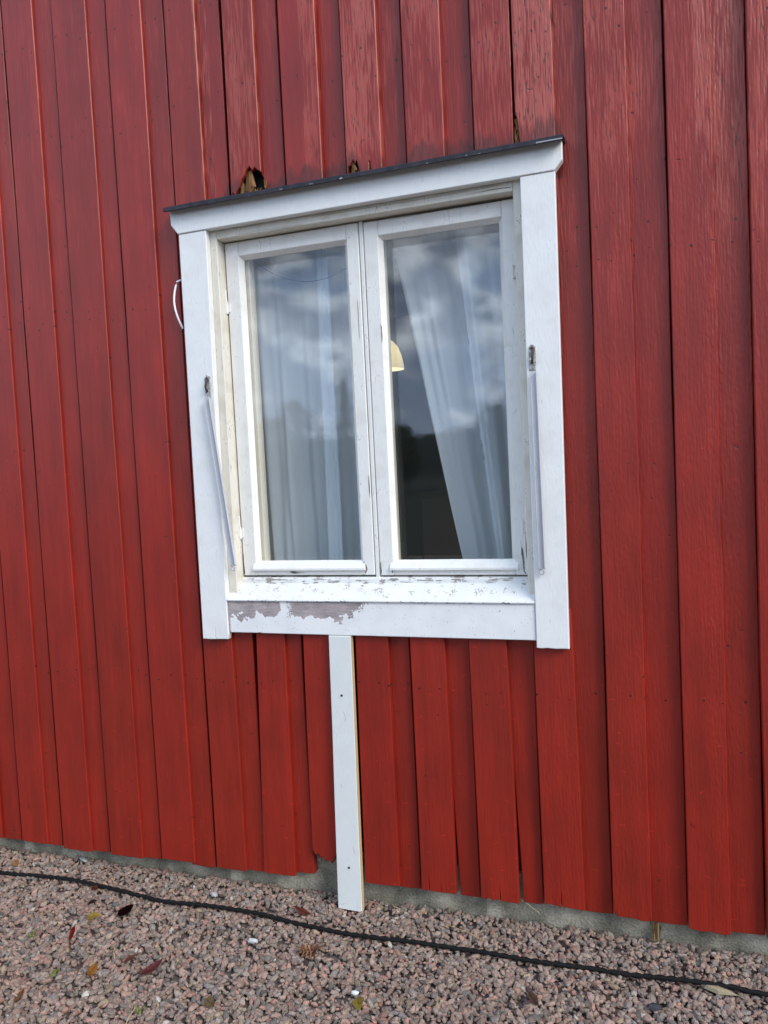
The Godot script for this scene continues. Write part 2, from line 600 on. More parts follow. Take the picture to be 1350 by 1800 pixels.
# ---- the boarded wall
func edge_line(xa: float, xb: float, ya: float, yb: float, wob: float) -> PackedVector2Array:
	var out := PackedVector2Array()
	var k := maxi(2, int(absf(yb - ya) / 0.35) + 1)
	for i in k:
		var t := float(i) / (k - 1)
		out.append(Vector2(lerpf(xa, xb, t) + (rng.randf_range(-wob, wob)), lerpf(ya, yb, t)))
	return out

# a board from its edges at the foot and the head, with a foot outline given as (share of the width, height above y0)
func board(parent: Node, l0: float, r0: float, l1: float, r1: float, y0: float, y1: float, zb: float, zf: float, foot := [], curl := Vector2.ZERO) -> void:
	var t := rng.randf_range(0.93, 1.06)
	var m := mb(Color(t, t * rng.randf_range(0.94, 1.06), t * rng.randf_range(0.94, 1.06)))
	m.uvf = wall_uv
	var pts := PackedVector2Array()
	if foot.is_empty():
		foot = [Vector2(0, rng.randf_range(0, 0.003)), Vector2(0.3, rng.randf_range(-0.001, 0.002)), Vector2(0.66, rng.randf_range(-0.001, 0.002)), Vector2(1, rng.randf_range(0, 0.003))]
	for f in foot:
		pts.append(Vector2(lerpf(l0, r0, f.x), y0 + f.y))
	var right := edge_line(r0, r1, y0 + foot[-1].y, y1, 0.0014)
	right.remove_at(0)
	pts.append_array(right)
	var left := edge_line(l1, l0, y1, y0 + foot[0].y, 0.0014)
	left.remove_at(left.size() - 1)
	pts.append_array(left)
	var dz := rng.randf_range(-0.0012, 0.0012)
	var tilt := rng.randf_range(-0.0012, 0.0012)
	var warp := func(x: float, y: float) -> float:
		var s := clampf((x - l0) / (r0 - l0), 0.0, 1.0)
		var d := clampf(1.0 - (y - y0) / 0.55, 0.0, 1.0)
		return dz + tilt * (s - 0.5) * 2.0 + d * d * lerpf(curl.x, curl.y, s)
	slab(m, pts, zb, zf, 0.0022, warp)
	part("board", m, M.red, parent)

func wall() -> void:
	var o := thing("house_wall", Vector3(0.4, 0.0, 0.0), "red painted vertical board wall on a low concrete plinth", "wall")
	o.set_meta("kind", "thing")
	var TOP := 3.55
	# face of the set-back boards: the wall is shallower at the left
	var zr_at := func(x: float) -> float: return -lerpf(0.0095, 0.0235, smoothstep(-0.2, 0.8, x))
	var zd := -0.046
	# boards that run the full height
	var full := [[-1.50, -1.385, 0.07], [-1.285, -1.17, 0.068], [-1.075, -0.96, 0.07], [-0.862, -0.742, 0.071], [-0.671, -0.541, 0.063], [-0.457, -0.320, 0.066], [-0.239, -0.105, 0.077], [-0.019, 0.094, 0.071], [1.292, 1.397, 0.094], [1.494, 1.603, 0.081], [1.693, 1.80, 0.086], [1.895, 2.005, 0.088], [2.10, 2.212, 0.088], [2.305, 2.415, 0.09]]
	for b in full:
		var lean := rng.randf_range(-0.002, 0.002)
		var ft := []
		if b[0] == 1.292:
			ft = [Vector2(0, 0.0), Vector2(0.05, 0.012), Vector2(0.10, -0.002), Vector2(0.55, -0.002), Vector2(0.70, -0.006), Vector2(0.93, -0.005), Vector2(0.96, 0.002), Vector2(1, 0.0)]
		elif b[0] == 1.494:
			ft = [Vector2(0, 0.004), Vector2(0.3, -0.001), Vector2(0.52, 0.002), Vector2(0.8, -0.002), Vector2(1, 0.001)]
		board(o, b[0], b[1], b[0] + lean, b[1] + lean, b[2], TOP, float(zr_at.call(b[0])) - 0.0005, 0.0, ft)
	var prev := -1.385
	for b in [[-1.285, -1.17], [-1.075, -0.96], [-0.862, -0.742], [-0.671, -0.541], [-0.457, -0.32], [-0.239, -0.105], [-0.019, 0.094]]:
		board(o, prev - 0.02, b[0] - 0.0100 * (1.415 - b[0]) / 2.23 - rng.randf_range(0.002, 0.0045), prev - 0.02, b[0] - 0.0100 * (1.415 - b[0]) / 2.23 - rng.randf_range(0.002, 0.0045), 0.0655 + rng.randf_range(-0.002, 0.003), TOP, zd, zr_at.call(b[0] - 0.05))
		prev = b[1]
	prev = 1.18
	for b in [[1.292, 1.397], [1.494, 1.603], [1.693, 1.80], [1.895, 2.005], [2.10, 2.212], [2.305, 2.415]]:
		board(o, prev - 0.02, b[0] - rng.randf_range(0.0005, 0.003), prev - 0.02, b[0] - rng.randf_range(0.0005, 0.003), 0.079 + rng.randf_range(-0.002, 0.003), TOP, zd, zr_at.call(b[0]))
		prev = b[1]
	# boards above the window, some rotten at the foot
	var yb := 2.215
	var rotten_a := [Vector2(0, 0.085), Vector2(0.05, 0.10), Vector2(0.12, 0.088), Vector2(0.20, 0.104), Vector2(0.28, 0.112), Vector2(0.36, 0.135), Vector2(0.45, 0.147), Vector2(0.55, 0.163), Vector2(0.64, 0.172), Vector2(0.72, 0.158), Vector2(0.80, 0.166), Vector2(0.90, 0.155), Vector2(1, 0.150)]
	var rotten_c := [Vector2(0, 0.09), Vector2(0.03, 0.112), Vector2(0.10, 0.118), Vector2(0.18, 0.132), Vector2(0.24, 0.121), Vector2(0.29, 0.128), Vector2(0.33, 0.108), Vector2(0.40, 0.08), Vector2(0.62, 0.08), Vector2(0.64, 0.118), Vector2(0.67, 0.122), Vector2(0.69, 0.08), Vector2(1, 0.07)]
	var rotten_f := [Vector2(0, 0.17), Vector2(0.04, 0.165), Vector2(0.07, 0.14), Vector2(0.10, 0.09), Vector2(0.13, 0.05), Vector2(0.5, 0.05), Vector2(0.52, 0.10), Vector2(0.54, 0.05), Vector2(1, 0.05)]
	var ups := [[0.191, 0.299, rotten_a], [0.385, 0.507, []], [0.588, 0.699, rotten_c], [0.778, 0.891, []], [0.980, 1.0905, []], [1.0985, 1.206, rotten_f]]
	for b in ups:
		board(o, b[0], b[1], b[0] + 0.003, b[1] + 0.002, yb, TOP, float(zr_at.call(b[0])) - 0.0005, 0.0, b[2])
	prev = 0.094
	for b in ups:
		if b[0] != 1.0985:
			var ft := []
			if b[0] == 0.385:
				ft = [Vector2(0, 0.16), Vector2(0.1, 0.155), Vector2(0.22, 0.135), Vector2(0.27, 0.11), Vector2(0.30, 0.05), Vector2(1, 0.05)]
			board(o, prev - 0.02, b[0] - 0.02 * (1.415 - b[0]) / 2.23 - rng.randf_range(0.001, 0.004), prev - 0.02, b[0] - 0.02 * (1.415 - b[0]) / 2.23 - rng.randf_range(0.001, 0.004), yb, TOP, zd, zr_at.call(b[0] - 0.05), ft)
		prev = b[1]
	# boards below the window
	var y1 := 0.985
	var broken := [Vector2(0, 0.008), Vector2(0.10, -0.012), Vector2(0.20, -0.004), Vector2(0.27, -0.020), Vector2(0.36, -0.012), Vector2(0.44, -0.028), Vector2(0.55, -0.022), Vector2(0.66, -0.032), Vector2(0.76, -0.008), Vector2(0.84, 0.003), Vector2(0.92, -0.015), Vector2(1, -0.01)]
	var split_d := [Vector2(0, 0.001), Vector2(0.215, 0.0), Vector2(0.225, 0.055), Vector2(0.245, 0.0), Vector2(0.56, -0.001), Vector2(0.568, 0.03), Vector2(0.58, 0.0), Vector2(1, 0.001)]
	var split_e := [Vector2(0, 0.003), Vector2(0.12, 0.0), Vector2(0.2, 0.006), Vector2(0.3, -0.002), Vector2(0.38, 0.003), Vector2(0.50, 0.002), Vector2(0.505, 0.05), Vector2(0.52, 0.0), Vector2(1, -0.001)]
	var split_f := [Vector2(0, 0.0), Vector2(0.1, 0.004), Vector2(0.42, -0.001), Vector2(0.43, 0.05), Vector2(0.45, 0.0), Vector2(1, -0.002)]
	var downs := [[0.163, 0.278, 0.188, 0.288, 0.076, [], Vector2.ZERO], [0.346, 0.452, 0.357, 0.462, 0.172, broken, Vector2.ZERO], [0.529, 0.642, 0.537, 0.644, 0.092, [], Vector2(0.002, 0.001)], [0.715, 0.826, 0.715, 0.823, 0.091, split_d, Vector2.ZERO], [0.905, 1.020, 0.900, 1.013, 0.090, split_e, Vector2.ZERO], [1.095, 1.211, 1.091, 1.203, 0.097, split_f, Vector2.ZERO]]
	for b in downs:
		board(o, b[0], b[1], b[2], b[3], b[4], y1, float(zr_at.call(b[0])) - 0.0005, 0.0, b[5], b[6])
	for b in [[0.074, 0.164, 0.072], [0.258, 0.342, 0.086], [0.622, 0.706, 0.079], [0.835, 0.897, 0.078, 0.805], [1.0305, 1.089, 0.082, 0.996], [1.19, 1.2, 0.09]]:
		if b[1] - b[0] > 0.05:
			board(o, b[0], b[1], b[3] if b.size() > 3 else b[0], b[1], b[2], y1, zd, zr_at.call(b[0]))
	# torn wood in the holes
	var tan := lin(0.40, 0.28, 0.15)
	for s in [[0.222, 2.300, 0.010, 0.040, -0.010, 0.2], [0.236, 2.298, 0.014, 0.050, -0.012, -0.25], [0.246, 2.315, 0.020, 0.066, -0.014, 0.10], [0.262, 2.325, 0.018, 0.050, -0.014, -0.10], [0.252, 2.30, 0.016, 0.034, -0.010, 0.3], [0.268, 2.31, 0.007, 0.03, -0.02, -0.3], [0.308, 2.30, 0.008, 0.060, -0.027, 0.05], [0.600, 2.300, 0.012, 0.040, -0.014, 0.2], [0.612, 2.318, 0.012, 0.026, -0.010, -0.3], [0.606, 2.30, 0.006, 0.05, -0.008, 0.1], [0.659, 2.300, 0.005, 0.036, -0.010, 0.0], [1.101, 2.315, 0.006, 0.040, -0.012, 0.1], [1.104, 2.345, 0.007, 0.034, -0.010, -0.2], [1.101, 2.300, 0.005, 0.02, -0.006, 0.2]]:
		var m := mb(Color(0.40, 0.28, 0.15) * rng.randf_range(0.5, 1.2))
		var k := 5
		var lo := []
		var hi := []
		for i in k:
			var a := TAU * i / k + rng.randf_range(-0.3, 0.3)
			lo.append(Vector3(s[0] + cos(a) * s[2] * 0.6, s[1] + rng.randf_range(-0.004, 0.004), s[4] + sin(a) * s[2] * 0.5))
			hi.append(Vector3(s[0] + s[3] * sin(s[5]) + cos(a) * s[2] * rng.randf_range(0.15, 0.55), s[1] + s[3] * rng.randf_range(0.7, 1.1), s[4] + sin(a) * s[2] * 0.35))
		for i in k:
			var j := (i + 1) % k
			var mid := Vector3(s[0], s[1], s[4])
			m.quad(lo[i], lo[j], hi[j], hi[i], ((lo[i] + lo[j]) / 2.0 - mid))
			m.tri(hi[i], hi[j], Vector3(s[0] + s[3] * sin(s[5]), s[1] + s[3] * 0.9, s[4]), Vector3.UP)
		part("torn_wood", m, M.raw, o)
	for s in [[0.224, 0.262, 2.297, 0.055, 16], [0.262, 0.300, 2.300, 0.030, 8], [0.300, 0.314, 2.30, 0.06, 5], [0.594, 0.630, 2.298, 0.040, 12], [0.654, 0.664, 2.298, 0.034, 4], [1.097, 1.109, 2.30, 0.08, 9]]:
		for i in s[4]:
			var tone := rng.randf_range(0.25, 1.25)
			var m := mb(Color(0.38 * tone, 0.26 * tone, 0.14 * tone * rng.randf_range(0.8, 1.2)))
			var p := Vector3(rng.randf_range(s[0], s[1]), s[2] + rng.randf_range(-0.004, 0.45 * s[3]), rng.randf_range(-0.018, -0.003))
			var q := p + Vector3(rng.randf_range(-0.006, 0.006), s[3] * rng.randf_range(0.2, 0.75), rng.randf_range(-0.004, 0.005))
			var rad := rng.randf_range(0.0009, 0.0026)
			tube(m, PackedVector3Array([p, p.lerp(q, 0.55) + Vector3(rng.randf_range(-0.002, 0.002), 0, 0.001), q]), func(t, _a): return maxf(0.0003, rad * (1.0 - t / (p.distance_to(q) + 0.002))), 4)
			part("splinter", m, M.raw, o)
	# dark splinters at the broken foot
	for i in 9:
		var m := mb(Color(0.10, 0.07, 0.05) * rng.randf_range(0.6, 2.0))
		var p := Vector3(0.355 + i * 0.011 + rng.randf_range(-0.004, 0.004), 0.158 + rng.randf_range(-0.006, 0.012), -0.012)
		var q := p + Vector3(rng.randf_range(-0.012, 0.012), -rng.randf_range(0.012, 0.03), rng.randf_range(-0.006, 0.012))
		tube(m, PackedVector3Array([p, p.lerp(q, 0.5), q]), func(s, _a): return 0.003 * (1.0 - s * 22.0) + 0.0006, 4)
		part("splinter", m, M.tint, o)
	# plinth and what stands behind the boards
	var m := mb()
	bevel_box(m, Vector3(-2.6, -0.35, -0.30), Vector3(3.2, 0.165, -0.056), 0.008)
	part("plinth", m, M.concrete, o, "low grey concrete plinth")
	for b in [[-1.6, 0.166, 0.055, 3.55], [1.145, 0.166, 2.5, 3.55], [0.055, 0.166, 1.145, 0.985], [0.055, 2.235, 1.145, 3.55]]:
		m = mb()
		bevel_box(m, Vector3(b[0], b[1], -0.30), Vector3(b[2], b[3], -0.0465), 0.001)
		part("inner_wall", m, M.dark, o)

# ---- the window
func stile(called: String, a: Vector3, b: Vector3, m: Material, parent: Node) -> void:
	box_part(called, a, b, m, parent, 0.0025)

func bead(parent: Node, m: Material, x0: float, x1: float, y0: float, y1: float, w: float, zf: float, zb: float, called := "putty_bead") -> void:
	# four sloping putty fillets round the opening x0..x1, y0..y1
	var A := [Vector2(x0, y0), Vector2(x1, y0), Vector2(x1, y1), Vector2(x0, y1)]
	var Bq := [Vector2(x0 + w, y0 + w), Vector2(x1 - w, y0 + w), Vector2(x1 - w, y1 - w), Vector2(x0 + w, y1 - w)]
	for i in 4:
		var j := (i + 1) % 4
		var q := mb()
		var a := Vector3(A[i].x, A[i].y, zf)
		var b := Vector3(A[j].x, A[j].y, zf)
		var c := Vector3(Bq[j].x, Bq[j].y, zb)
		var d := Vector3(Bq[i].x, Bq[i].y, zb)
		var mid := (a + b + c + d) / 4.0
		var inn := Vector3((x0 + x1) / 2.0, (y0 + y1) / 2.0, mid.z) - mid
		q.quad(a, b, c, d, Vector3(0, 0, 1) + inn.normalized() * 0.3)
		q.quad(a, b, Vector3(b.x, b.y, zb), Vector3(a.x, a.y, zb), -inn)
		q.quad(Vector3(a.x, a.y, zb), Vector3(b.x, b.y, zb), c, d, Vector3(0, 0, -1))
		part(called, q, m, parent)

func sash(win: Node, x0: float, x1: float, y0: float, y1: float, sl: float, sr: float, w: float) -> Node3D:
	var s := Node3D.new()
	s.name = "sash"
	win.add_child(s, true)
	var zf := -0.043
	var zb := -0.083
	var rb := 0.046
	var rt := 0.047
	stile("stile", Vector3(x0, y0, zb), Vector3(x0 + sl, y1, zf), M.sash, s)
	stile("stile", Vector3(x1 - sr, y0, zb), Vector3(x1, y1, zf), M.sash, s)
	stile("rail", Vector3(x0 + sl, y1 - rt, zb), Vector3(x1 - sr, y1, zf - 0.0008), M.sash, s)
	stile("rail", Vector3(x0 + sl, y0, zb), Vector3(x1 - sr, y0 + rb - 0.012, zf - 0.0012), M.sash, s)
	# weather bar on the bottom rail
	var m := mb()
	var prof := [Vector2(zf - 0.012, y0 + rb + 0.002), Vector2(zf - 0.002, y0 + rb - 0.002), Vector2(zf + 0.010, y0 + 0.024), Vector2(zf + 0.010, y0 + 0.018), Vector2(zf + 0.004, y0 + 0.016), Vector2(zf - 0.006, y0 + 0.016)]
	var xa := x0 + sl - 0.010
	var xb := x1 - sr + 0.010
	for i in prof.size():
		var a: Vector2 = prof[i]
		var b: Vector2 = prof[(i + 1) % prof.size()]
		m.quad(Vector3(xa, a.y, a.x), Vector3(xb, a.y, a.x), Vector3(xb, b.y, b.x), Vector3(xa, b.y, b.x), Vector3(0, (a.y + b.y) / 2.0 - y0 - 0.028, (a.x + b.x) / 2.0 - zf + 0.004))
	for e in [xa, xb]:
		for i in range(1, prof.size() - 1):
			m.tri(Vector3(e, prof[0].y, prof[0].x), Vector3(e, prof[i].y, prof[i].x), Vector3(e, prof[i + 1].y, prof[i + 1].x), Vector3(-1 if e == xa else 1, 0, 0))
	part("weather_bar", m, M.sash, s)
	bead(s, M.sash, x0 + sl, x1 - sr, y0 + rb - 0.012, y1 - rt, 0.011, zf - 0.004, zf - 0.019)
	m = mb()
	m.uvf = func(p: Vector3) -> Vector2: return Vector2(p.x, p.y) * 0.7
	bevel_box(m, Vector3(x0 + sl - 0.004, y0 + rb - 0.016, zf - 0.0225), Vector3(x1 - sr + 0.004, y1 - rt + 0.004, zf - 0.0195), 0.0002)
	part("pane", m, M.glass, s)
	# the inner sash of the pair
	for b in [[x0 - 0.004, y0, x0 + w, y1], [x1 - 0.046, y0, x1 + 0.003, y1], [x0 + w, y0, x1 - 0.046, y0 + 0.04], [x0 + w, y1 - 0.04, x1 - 0.046, y1]]:
		box_part("inner_frame", Vector3(b[0], b[1], -0.124), Vector3(b[2], b[3], -0.086 - 0.001), M.inner, s, 0.003)
	m = mb()
	m.uvf = func(p: Vector3) -> Vector2: return Vector2(p.x + 0.4, p.y + 0.3) * 0.7
	bevel_box(m, Vector3(x0 + w - 0.004, y0 + 0.036, -0.1085), Vector3(x1 - 0.042, y1 - 0.036, -0.1055), 0.0002)
	part("pane", m, M.glass, s)
	return s

func window() -> void:
	var w := thing("window", Vector3(0.602, 0.875, 0.0), "white two-sash wooden window with peeling sill paint set in the red board wall", "window")
	w.set_meta("kind", "thing")
	var m: MB
	# head board with its cut corners, side boards, apron
	m = mb()
	slab(m, PackedVector2Array([Vector2(0.001, 2.2065), Vector2(1.204, 2.2065), Vector2(1.2255, 2.232), Vector2(1.226, 2.2845), Vector2(-0.0235, 2.2845), Vector2(-0.0225, 2.238)]), 0.0006, 0.0275, 0.002)
	part("head_board", m, M.trim, w)
	m = mb()
	slab(m, PackedVector2Array([Vector2(-0.001, 0.876), Vector2(0.03, 0.8745), Vector2(0.047, 0.8755), Vector2(0.0475, 0.925), Vector2(0.049, 0.8755), Vector2(0.093, 0.8765), Vector2(0.0965, 0.89), Vector2(0.0975, 1.5), Vector2(0.1035, 2.2055), Vector2(0.002, 2.2055), Vector2(0.0005, 1.5)]), 0.0006, 0.0240, 0.002)
	part("side_board", m, M.trim, w)
	m = mb()
	slab(m, PackedVector2Array([Vector2(1.105, 0.876), Vector2(1.12, 0.8750), Vector2(1.135, 0.8765), Vector2(1.16, 0.8745), Vector2(1.18, 0.8755), Vector2(1.1965, 0.8750), Vector2(1.2005, 1.5), Vector2(1.2045, 2.2055), Vector2(1.1085, 2.2055), Vector2(1.1055, 1.5)]), 0.0006, 0.0244, 0.002)
	part("side_board", m, M.trim, w)
	# apron with the paint peeled off its upper left
	m = mb()
	m.uvf = func(p: Vector3) -> Vector2: return Vector2((p.x - 0.0935) / 1.013, clampf((1.0045 - p.y) / 0.108, 0.0, 1.0))
	slab(m, PackedVector2Array([Vector2(0.0985, 0.8985), Vector2(0.2, 0.8985), Vector2(0.21, 0.9), Vector2(0.22, 0.898), Vector2(0.6, 0.8975), Vector2(1.1035, 0.8965), Vector2(1.1035, 1.0035), Vector2(0.0985, 1.0035)]), -0.02, 0.0185, 0.002)
	part("apron", m, M.apron, w, "white board under the sill with a long strip of paint peeled off")
	# sill
	m = mb()
	m.uvf = func(p: Vector3) -> Vector2: return Vector2((p.x - 0.09) / 1.02, clampf((1.080 - p.y) / 0.078, 0.0, 1.0))
	var prof := [Vector2(-0.10, 1.074), Vector2(-0.046, 1.073), Vector2(-0.038, 1.067), Vector2(-0.036, 1.055), Vector2(0.0205, 1.012), Vector2(0.0245, 1.0075), Vector2(0.0235, 1.0042), Vector2(-0.10, 1.0042)]
	for i in prof.size():
		var a: Vector2 = prof[i]
		var b: Vector2 = prof[(i + 1) % prof.size()]
		var out := Vector3(0, -(b - a).x, (b - a).y) * -1.0
		var xs := 12
		for k in xs:
			var q0 := lerpf(0.0985, 1.1035, float(k) / xs)
			var q1 := lerpf(0.0985, 1.1035, float(k + 1) / xs)
			m.quad(Vector3(q0, a.y, a.x), Vector3(q1, a.y, a.x), Vector3(q1, b.y, b.x), Vector3(q0, b.y, b.x), out)
	for e in [0.0985, 1.1035]:
		for i in range(1, prof.size() - 1):
			m.tri(Vector3(e, prof[0].y, prof[0].x), Vector3(e, prof[i].y, prof[i].x), Vector3(e, prof[i + 1].y, prof[i + 1].x), Vector3(1, 0, 0))
	part("sill", m, M.sill, w, "sloping white sill, flaking and specked with dirt")
	# frame: jambs, head, mullion between the sashes
	box_part("jamb", Vector3(0.058, 1.0045, -0.128), Vector3(0.1265, 2.2345, -0.0006), M.frame, w, 0.003)
	box_part("jamb", Vector3(1.0835, 1.0045, -0.128), Vector3(1.143, 2.2345, -0.0006), M.frame, w, 0.003)
	box_part("frame_head", Vector3(0.1268, 2.1795, -0.128), Vector3(1.0832, 2.2345, -0.0012), M.frame, w, 0.0015)
	box_part("centre_strip", Vector3(0.6000, 1.064, -0.085), Vector3(0.6132, 2.178, -0.0440), M.sash, w, 0.002)
	# inner stops so that no daylight slips past the sashes
	for b in [[0.127, 0.133, 1.074, 2.179], [1.077, 1.0832, 1.074, 2.179]]:
		box_part("stop", Vector3(b[0], b[2], -0.127), Vector3(b[1], b[3], -0.098), M.frame, w, 0.001)
	box_part("stop", Vector3(0.134, 1.0745, -0.127), Vector3(1.076, 1.082, -0.1255), M.frame, w, 0.0005)
	box_part("stop", Vector3(0.134, 2.170, -0.127), Vector3(1.076, 2.1792, -0.1255), M.frame, w, 0.0005)
	var sl := sash(w, 0.1305, 0.5975, 1.079, 2.1755, 0.049, 0.040, 0.062)
	var sr := sash(w, 0.6155, 1.0800, 1.078, 2.1725, 0.046, 0.038, 0.046)
	# bare, cracked places on the sashes and the frame
	patch(sr, [[1.062, 1.165], [1.067, 1.155], [1.070, 1.120], [1.069, 1.090], [1.074, 1.084], [1.0725, 1.080], [1.066, 1.088], [1.064, 1.12], [1.061, 1.14]], -0.0432, Color(0.26, 0.25, 0.25))
	patch(sr, [[1.0755, 1.20], [1.0775, 1.17], [1.0785, 1.14], [1.0765, 1.12], [1.0745, 1.15]], -0.0432, Color(0.20, 0.17, 0.15))
	patch(sl, [[0.1315, 1.155], [0.1335, 1.15], [0.1345, 1.10], [0.136, 1.084], [0.1318, 1.083]], -0.0432, Color(0.17, 0.15, 0.14))
	patch(sl, [[0.300, 1.0905], [0.318, 1.0925], [0.326, 1.0885], [0.352, 1.0885], [0.330, 1.0865], [0.312, 1.0855]], -0.0428, Color(0.22, 0.20, 0.19))
	patch(sl, [[0.562, 1.123], [0.570, 1.112], [0.573, 1.098], [0.567, 1.086], [0.5635, 1.086], [0.569, 1.099], [0.567, 1.110], [0.560, 1.118]], -0.0424, Color(0.16, 0.14, 0.13))
	patch(sl, [[0.593, 1.395], [0.5945, 1.365], [0.5935, 1.325], [0.592, 1.35]], -0.0424, Color(0.05, 0.045, 0.04))
	patch(sl, [[0.585, 1.94], [0.586, 1.90], [0.5855, 1.82], [0.5848, 1.88]], -0.0424, Color(0.10, 0.09, 0.08))
	patch(sr, [[0.6175, 1.120], [0.6195, 1.118], [0.621, 1.09], [0.6185, 1.081], [0.617, 1.083]], -0.0424, Color(0.24, 0.22, 0.21))
	patch(sr, [[0.652, 1.118], [0.657, 1.110], [0.658, 1.086], [0.655, 1.086], [0.6545, 1.106]], -0.0424, Color(0.20, 0.19, 0.18))
	patch(sr, [[0.6575, 1.86], [0.6605, 1.85], [0.6600, 1.835], [0.661, 1.815], [0.6590, 1.80], [0.6578, 1.825]], -0.0424, Color(0.30, 0.29, 0.27))
	patch(sr, [[0.70, 2.1675], [0.80, 2.1705], [0.92, 2.1700], [1.03, 2.1712], [1.03, 2.1725], [0.85, 2.1722]], -0.0432, Color(0.07, 0.055, 0.045))
	patch(w, [[0.20, 2.1835], [0.30, 2.1850], [0.42, 2.1830], [0.43, 2.1822], [0.30, 2.1838]], -0.0010, Color(0.16, 0.13, 0.10))
	patch(w, [[0.46, 2.1985], [0.62, 2.2000], [0.80, 2.1985], [1.05, 2.2005], [0.80, 2.1976], [0.60, 2.1990]], -0.0010, Color(0.14, 0.11, 0.09))
	patch(w, [[0.95, 2.1900], [1.02, 2.1925], [1.08, 2.1910], [1.08, 2.1895], [1.01, 2.1908]], -0.0010, Color(0.10, 0.08, 0.06))
	# lead cap
	m = mb()
	var ctop := [[-0.028, 0.0], [0.1, 0.0008], [0.3, -0.0006], [0.55, 0.0006], [0.8, -0.0005], [1.0, 0.0008], [1.15, 0.0], [1.232, 0.0014]]
	for i in ctop.size() - 1:
		var xa: float = ctop[i][0]
		var xb: float = ctop[i + 1][0]
		var P := func(x: float, dy: float, y: float, z: float) -> Vector3: return Vector3(x, y + dy, z)
		var ring := [Vector2(-0.021, 2.300), Vector2(0.052, 2.288), Vector2(0.0585, 2.284), Vector2(0.0585, 2.2725), Vector2(0.0535, 2.2725), Vector2(0.0515, 2.282), Vector2(-0.021, 2.288)]
		for k in ring.size():
			var a: Vector2 = ring[k]
			var b: Vector2 = ring[(k + 1) % ring.size()]
			var out := Vector3(0, (b - a).x, -(b - a).y) 
			out = Vector3(0, (b.x - a.x), -(b.y - a.y))
			m.quad(P.call(xa, ctop[i][1], a.y, a.x), P.call(xb, ctop[i + 1][1], a.y, a.x), P.call(xb, ctop[i + 1][1], b.y, b.x), P.call(xa, ctop[i][1], b.y, b.x), out)
		for e in [0, 1]:
			if (i == 0 and e == 0) or (i == ctop.size() - 2 and e == 1):
				var x: float = xa if e == 0 else xb
				var dy: float = ctop[i + e][1]
				for k in range(1, ring.size() - 1):
					m.tri(P.call(x, dy, ring[0].y, ring[0].x), P.call(x, dy, ring[k].y, ring[k].x), P.call(x, dy, ring[k + 1].y, ring[k + 1].x), Vector3(-1 if e == 0 else 1, 0, 0))
	var cap := part("drip_cap", m, M.cap, w, "dark sheet cap along the top of the window, flecked with white paint")
	for i in 7:   # flecks of white paint along its edge
		var x := rng.randf_range(0.15, 1.21)
		m = mb(Color(0.24, 0.25, 0.27) * rng.randf_range(0.6, 1.5))
		var wd := rng.randf_range(0.0015, 0.009)
		if i == 0:
			x = 1.195
			wd = 0.035
		bevel_box(m, Vector3(x - wd, 2.2735, 0.0584), Vector3(x + wd, 2.2735 + rng.randf_range(0.0015, 0.0045), 0.0592), 0.0003)
		part("paint_fleck", m, M.tint, cap)
	# hinges on the sash edges
	for h in [[0.1285, 1.987, sl], [0.1285, 1.242, sl], [1.0815, 1.985, sr], [1.0815, 1.245, sr]]:
		m = mb()
		tube(m, PackedVector3Array([Vector3(h[0], h[1] - 0.040, -0.038), Vector3(h[0], h[1] - 0.0385, -0.038), Vector3(h[0], h[1], -0.038), Vector3(h[0], h[1] + 0.002, -0.038)]), func(s, _a): return 0.0045 if s > 0.001 else 0.003, 10)
		tube(m, PackedVector3Array([Vector3(h[0] - 0.0015, h[1] + 0.003, -0.038), Vector3(h[0] - 0.0015, h[1] + 0.036, -0.038), Vector3(h[0] - 0.0015, h[1] + 0.038, -0.038)]), func(s, _a): return 0.0036 if s < 0.034 else 0.002, 10)
		bevel_box(m, Vector3(h[0], h[1] - 0.036, -0.0435), Vector3(h[0] + (0.012 if h[0] < 0.5 else -0.012), h[1] - 0.006, -0.0405), 0.001)
		part("hinge", m, M.sash, h[2])
	# stay bars that hang from brackets on the side boards
	stay(w, Vector3(0.077, 1.712, 0.0245), Vector3(0.080, 1.672, 0.040), Vector3(0.138, 1.122, 0.036), 0.0115)
	stay(w, Vector3(1.1245, 1.708, 0.0245), Vector3(1.1265, 1.665, 0.036), Vector3(1.1300, 1.106, 0.034), 0.0100)

func patch(parent: Node, pts: Array, z: float, col: Color) -> void:
	var p := PackedVector2Array()
	for i in pts.size():
		var a := Vector2(pts[i][0], pts[i][1])
		var b := Vector2(pts[(i + 1) % pts.size()][0], pts[(i + 1) % pts.size()][1])
		p.append(a)
		p.append(a.lerp(b, 0.5) + Vector2(rng.randf_range(-0.0006, 0.0006), rng.randf_range(-0.0008, 0.0008)))
	var m := mb(col)
	slab(m, p, z - 0.001, z + 0.0004, 0.0001)
	part("bare_patch", m, M.worn, parent)

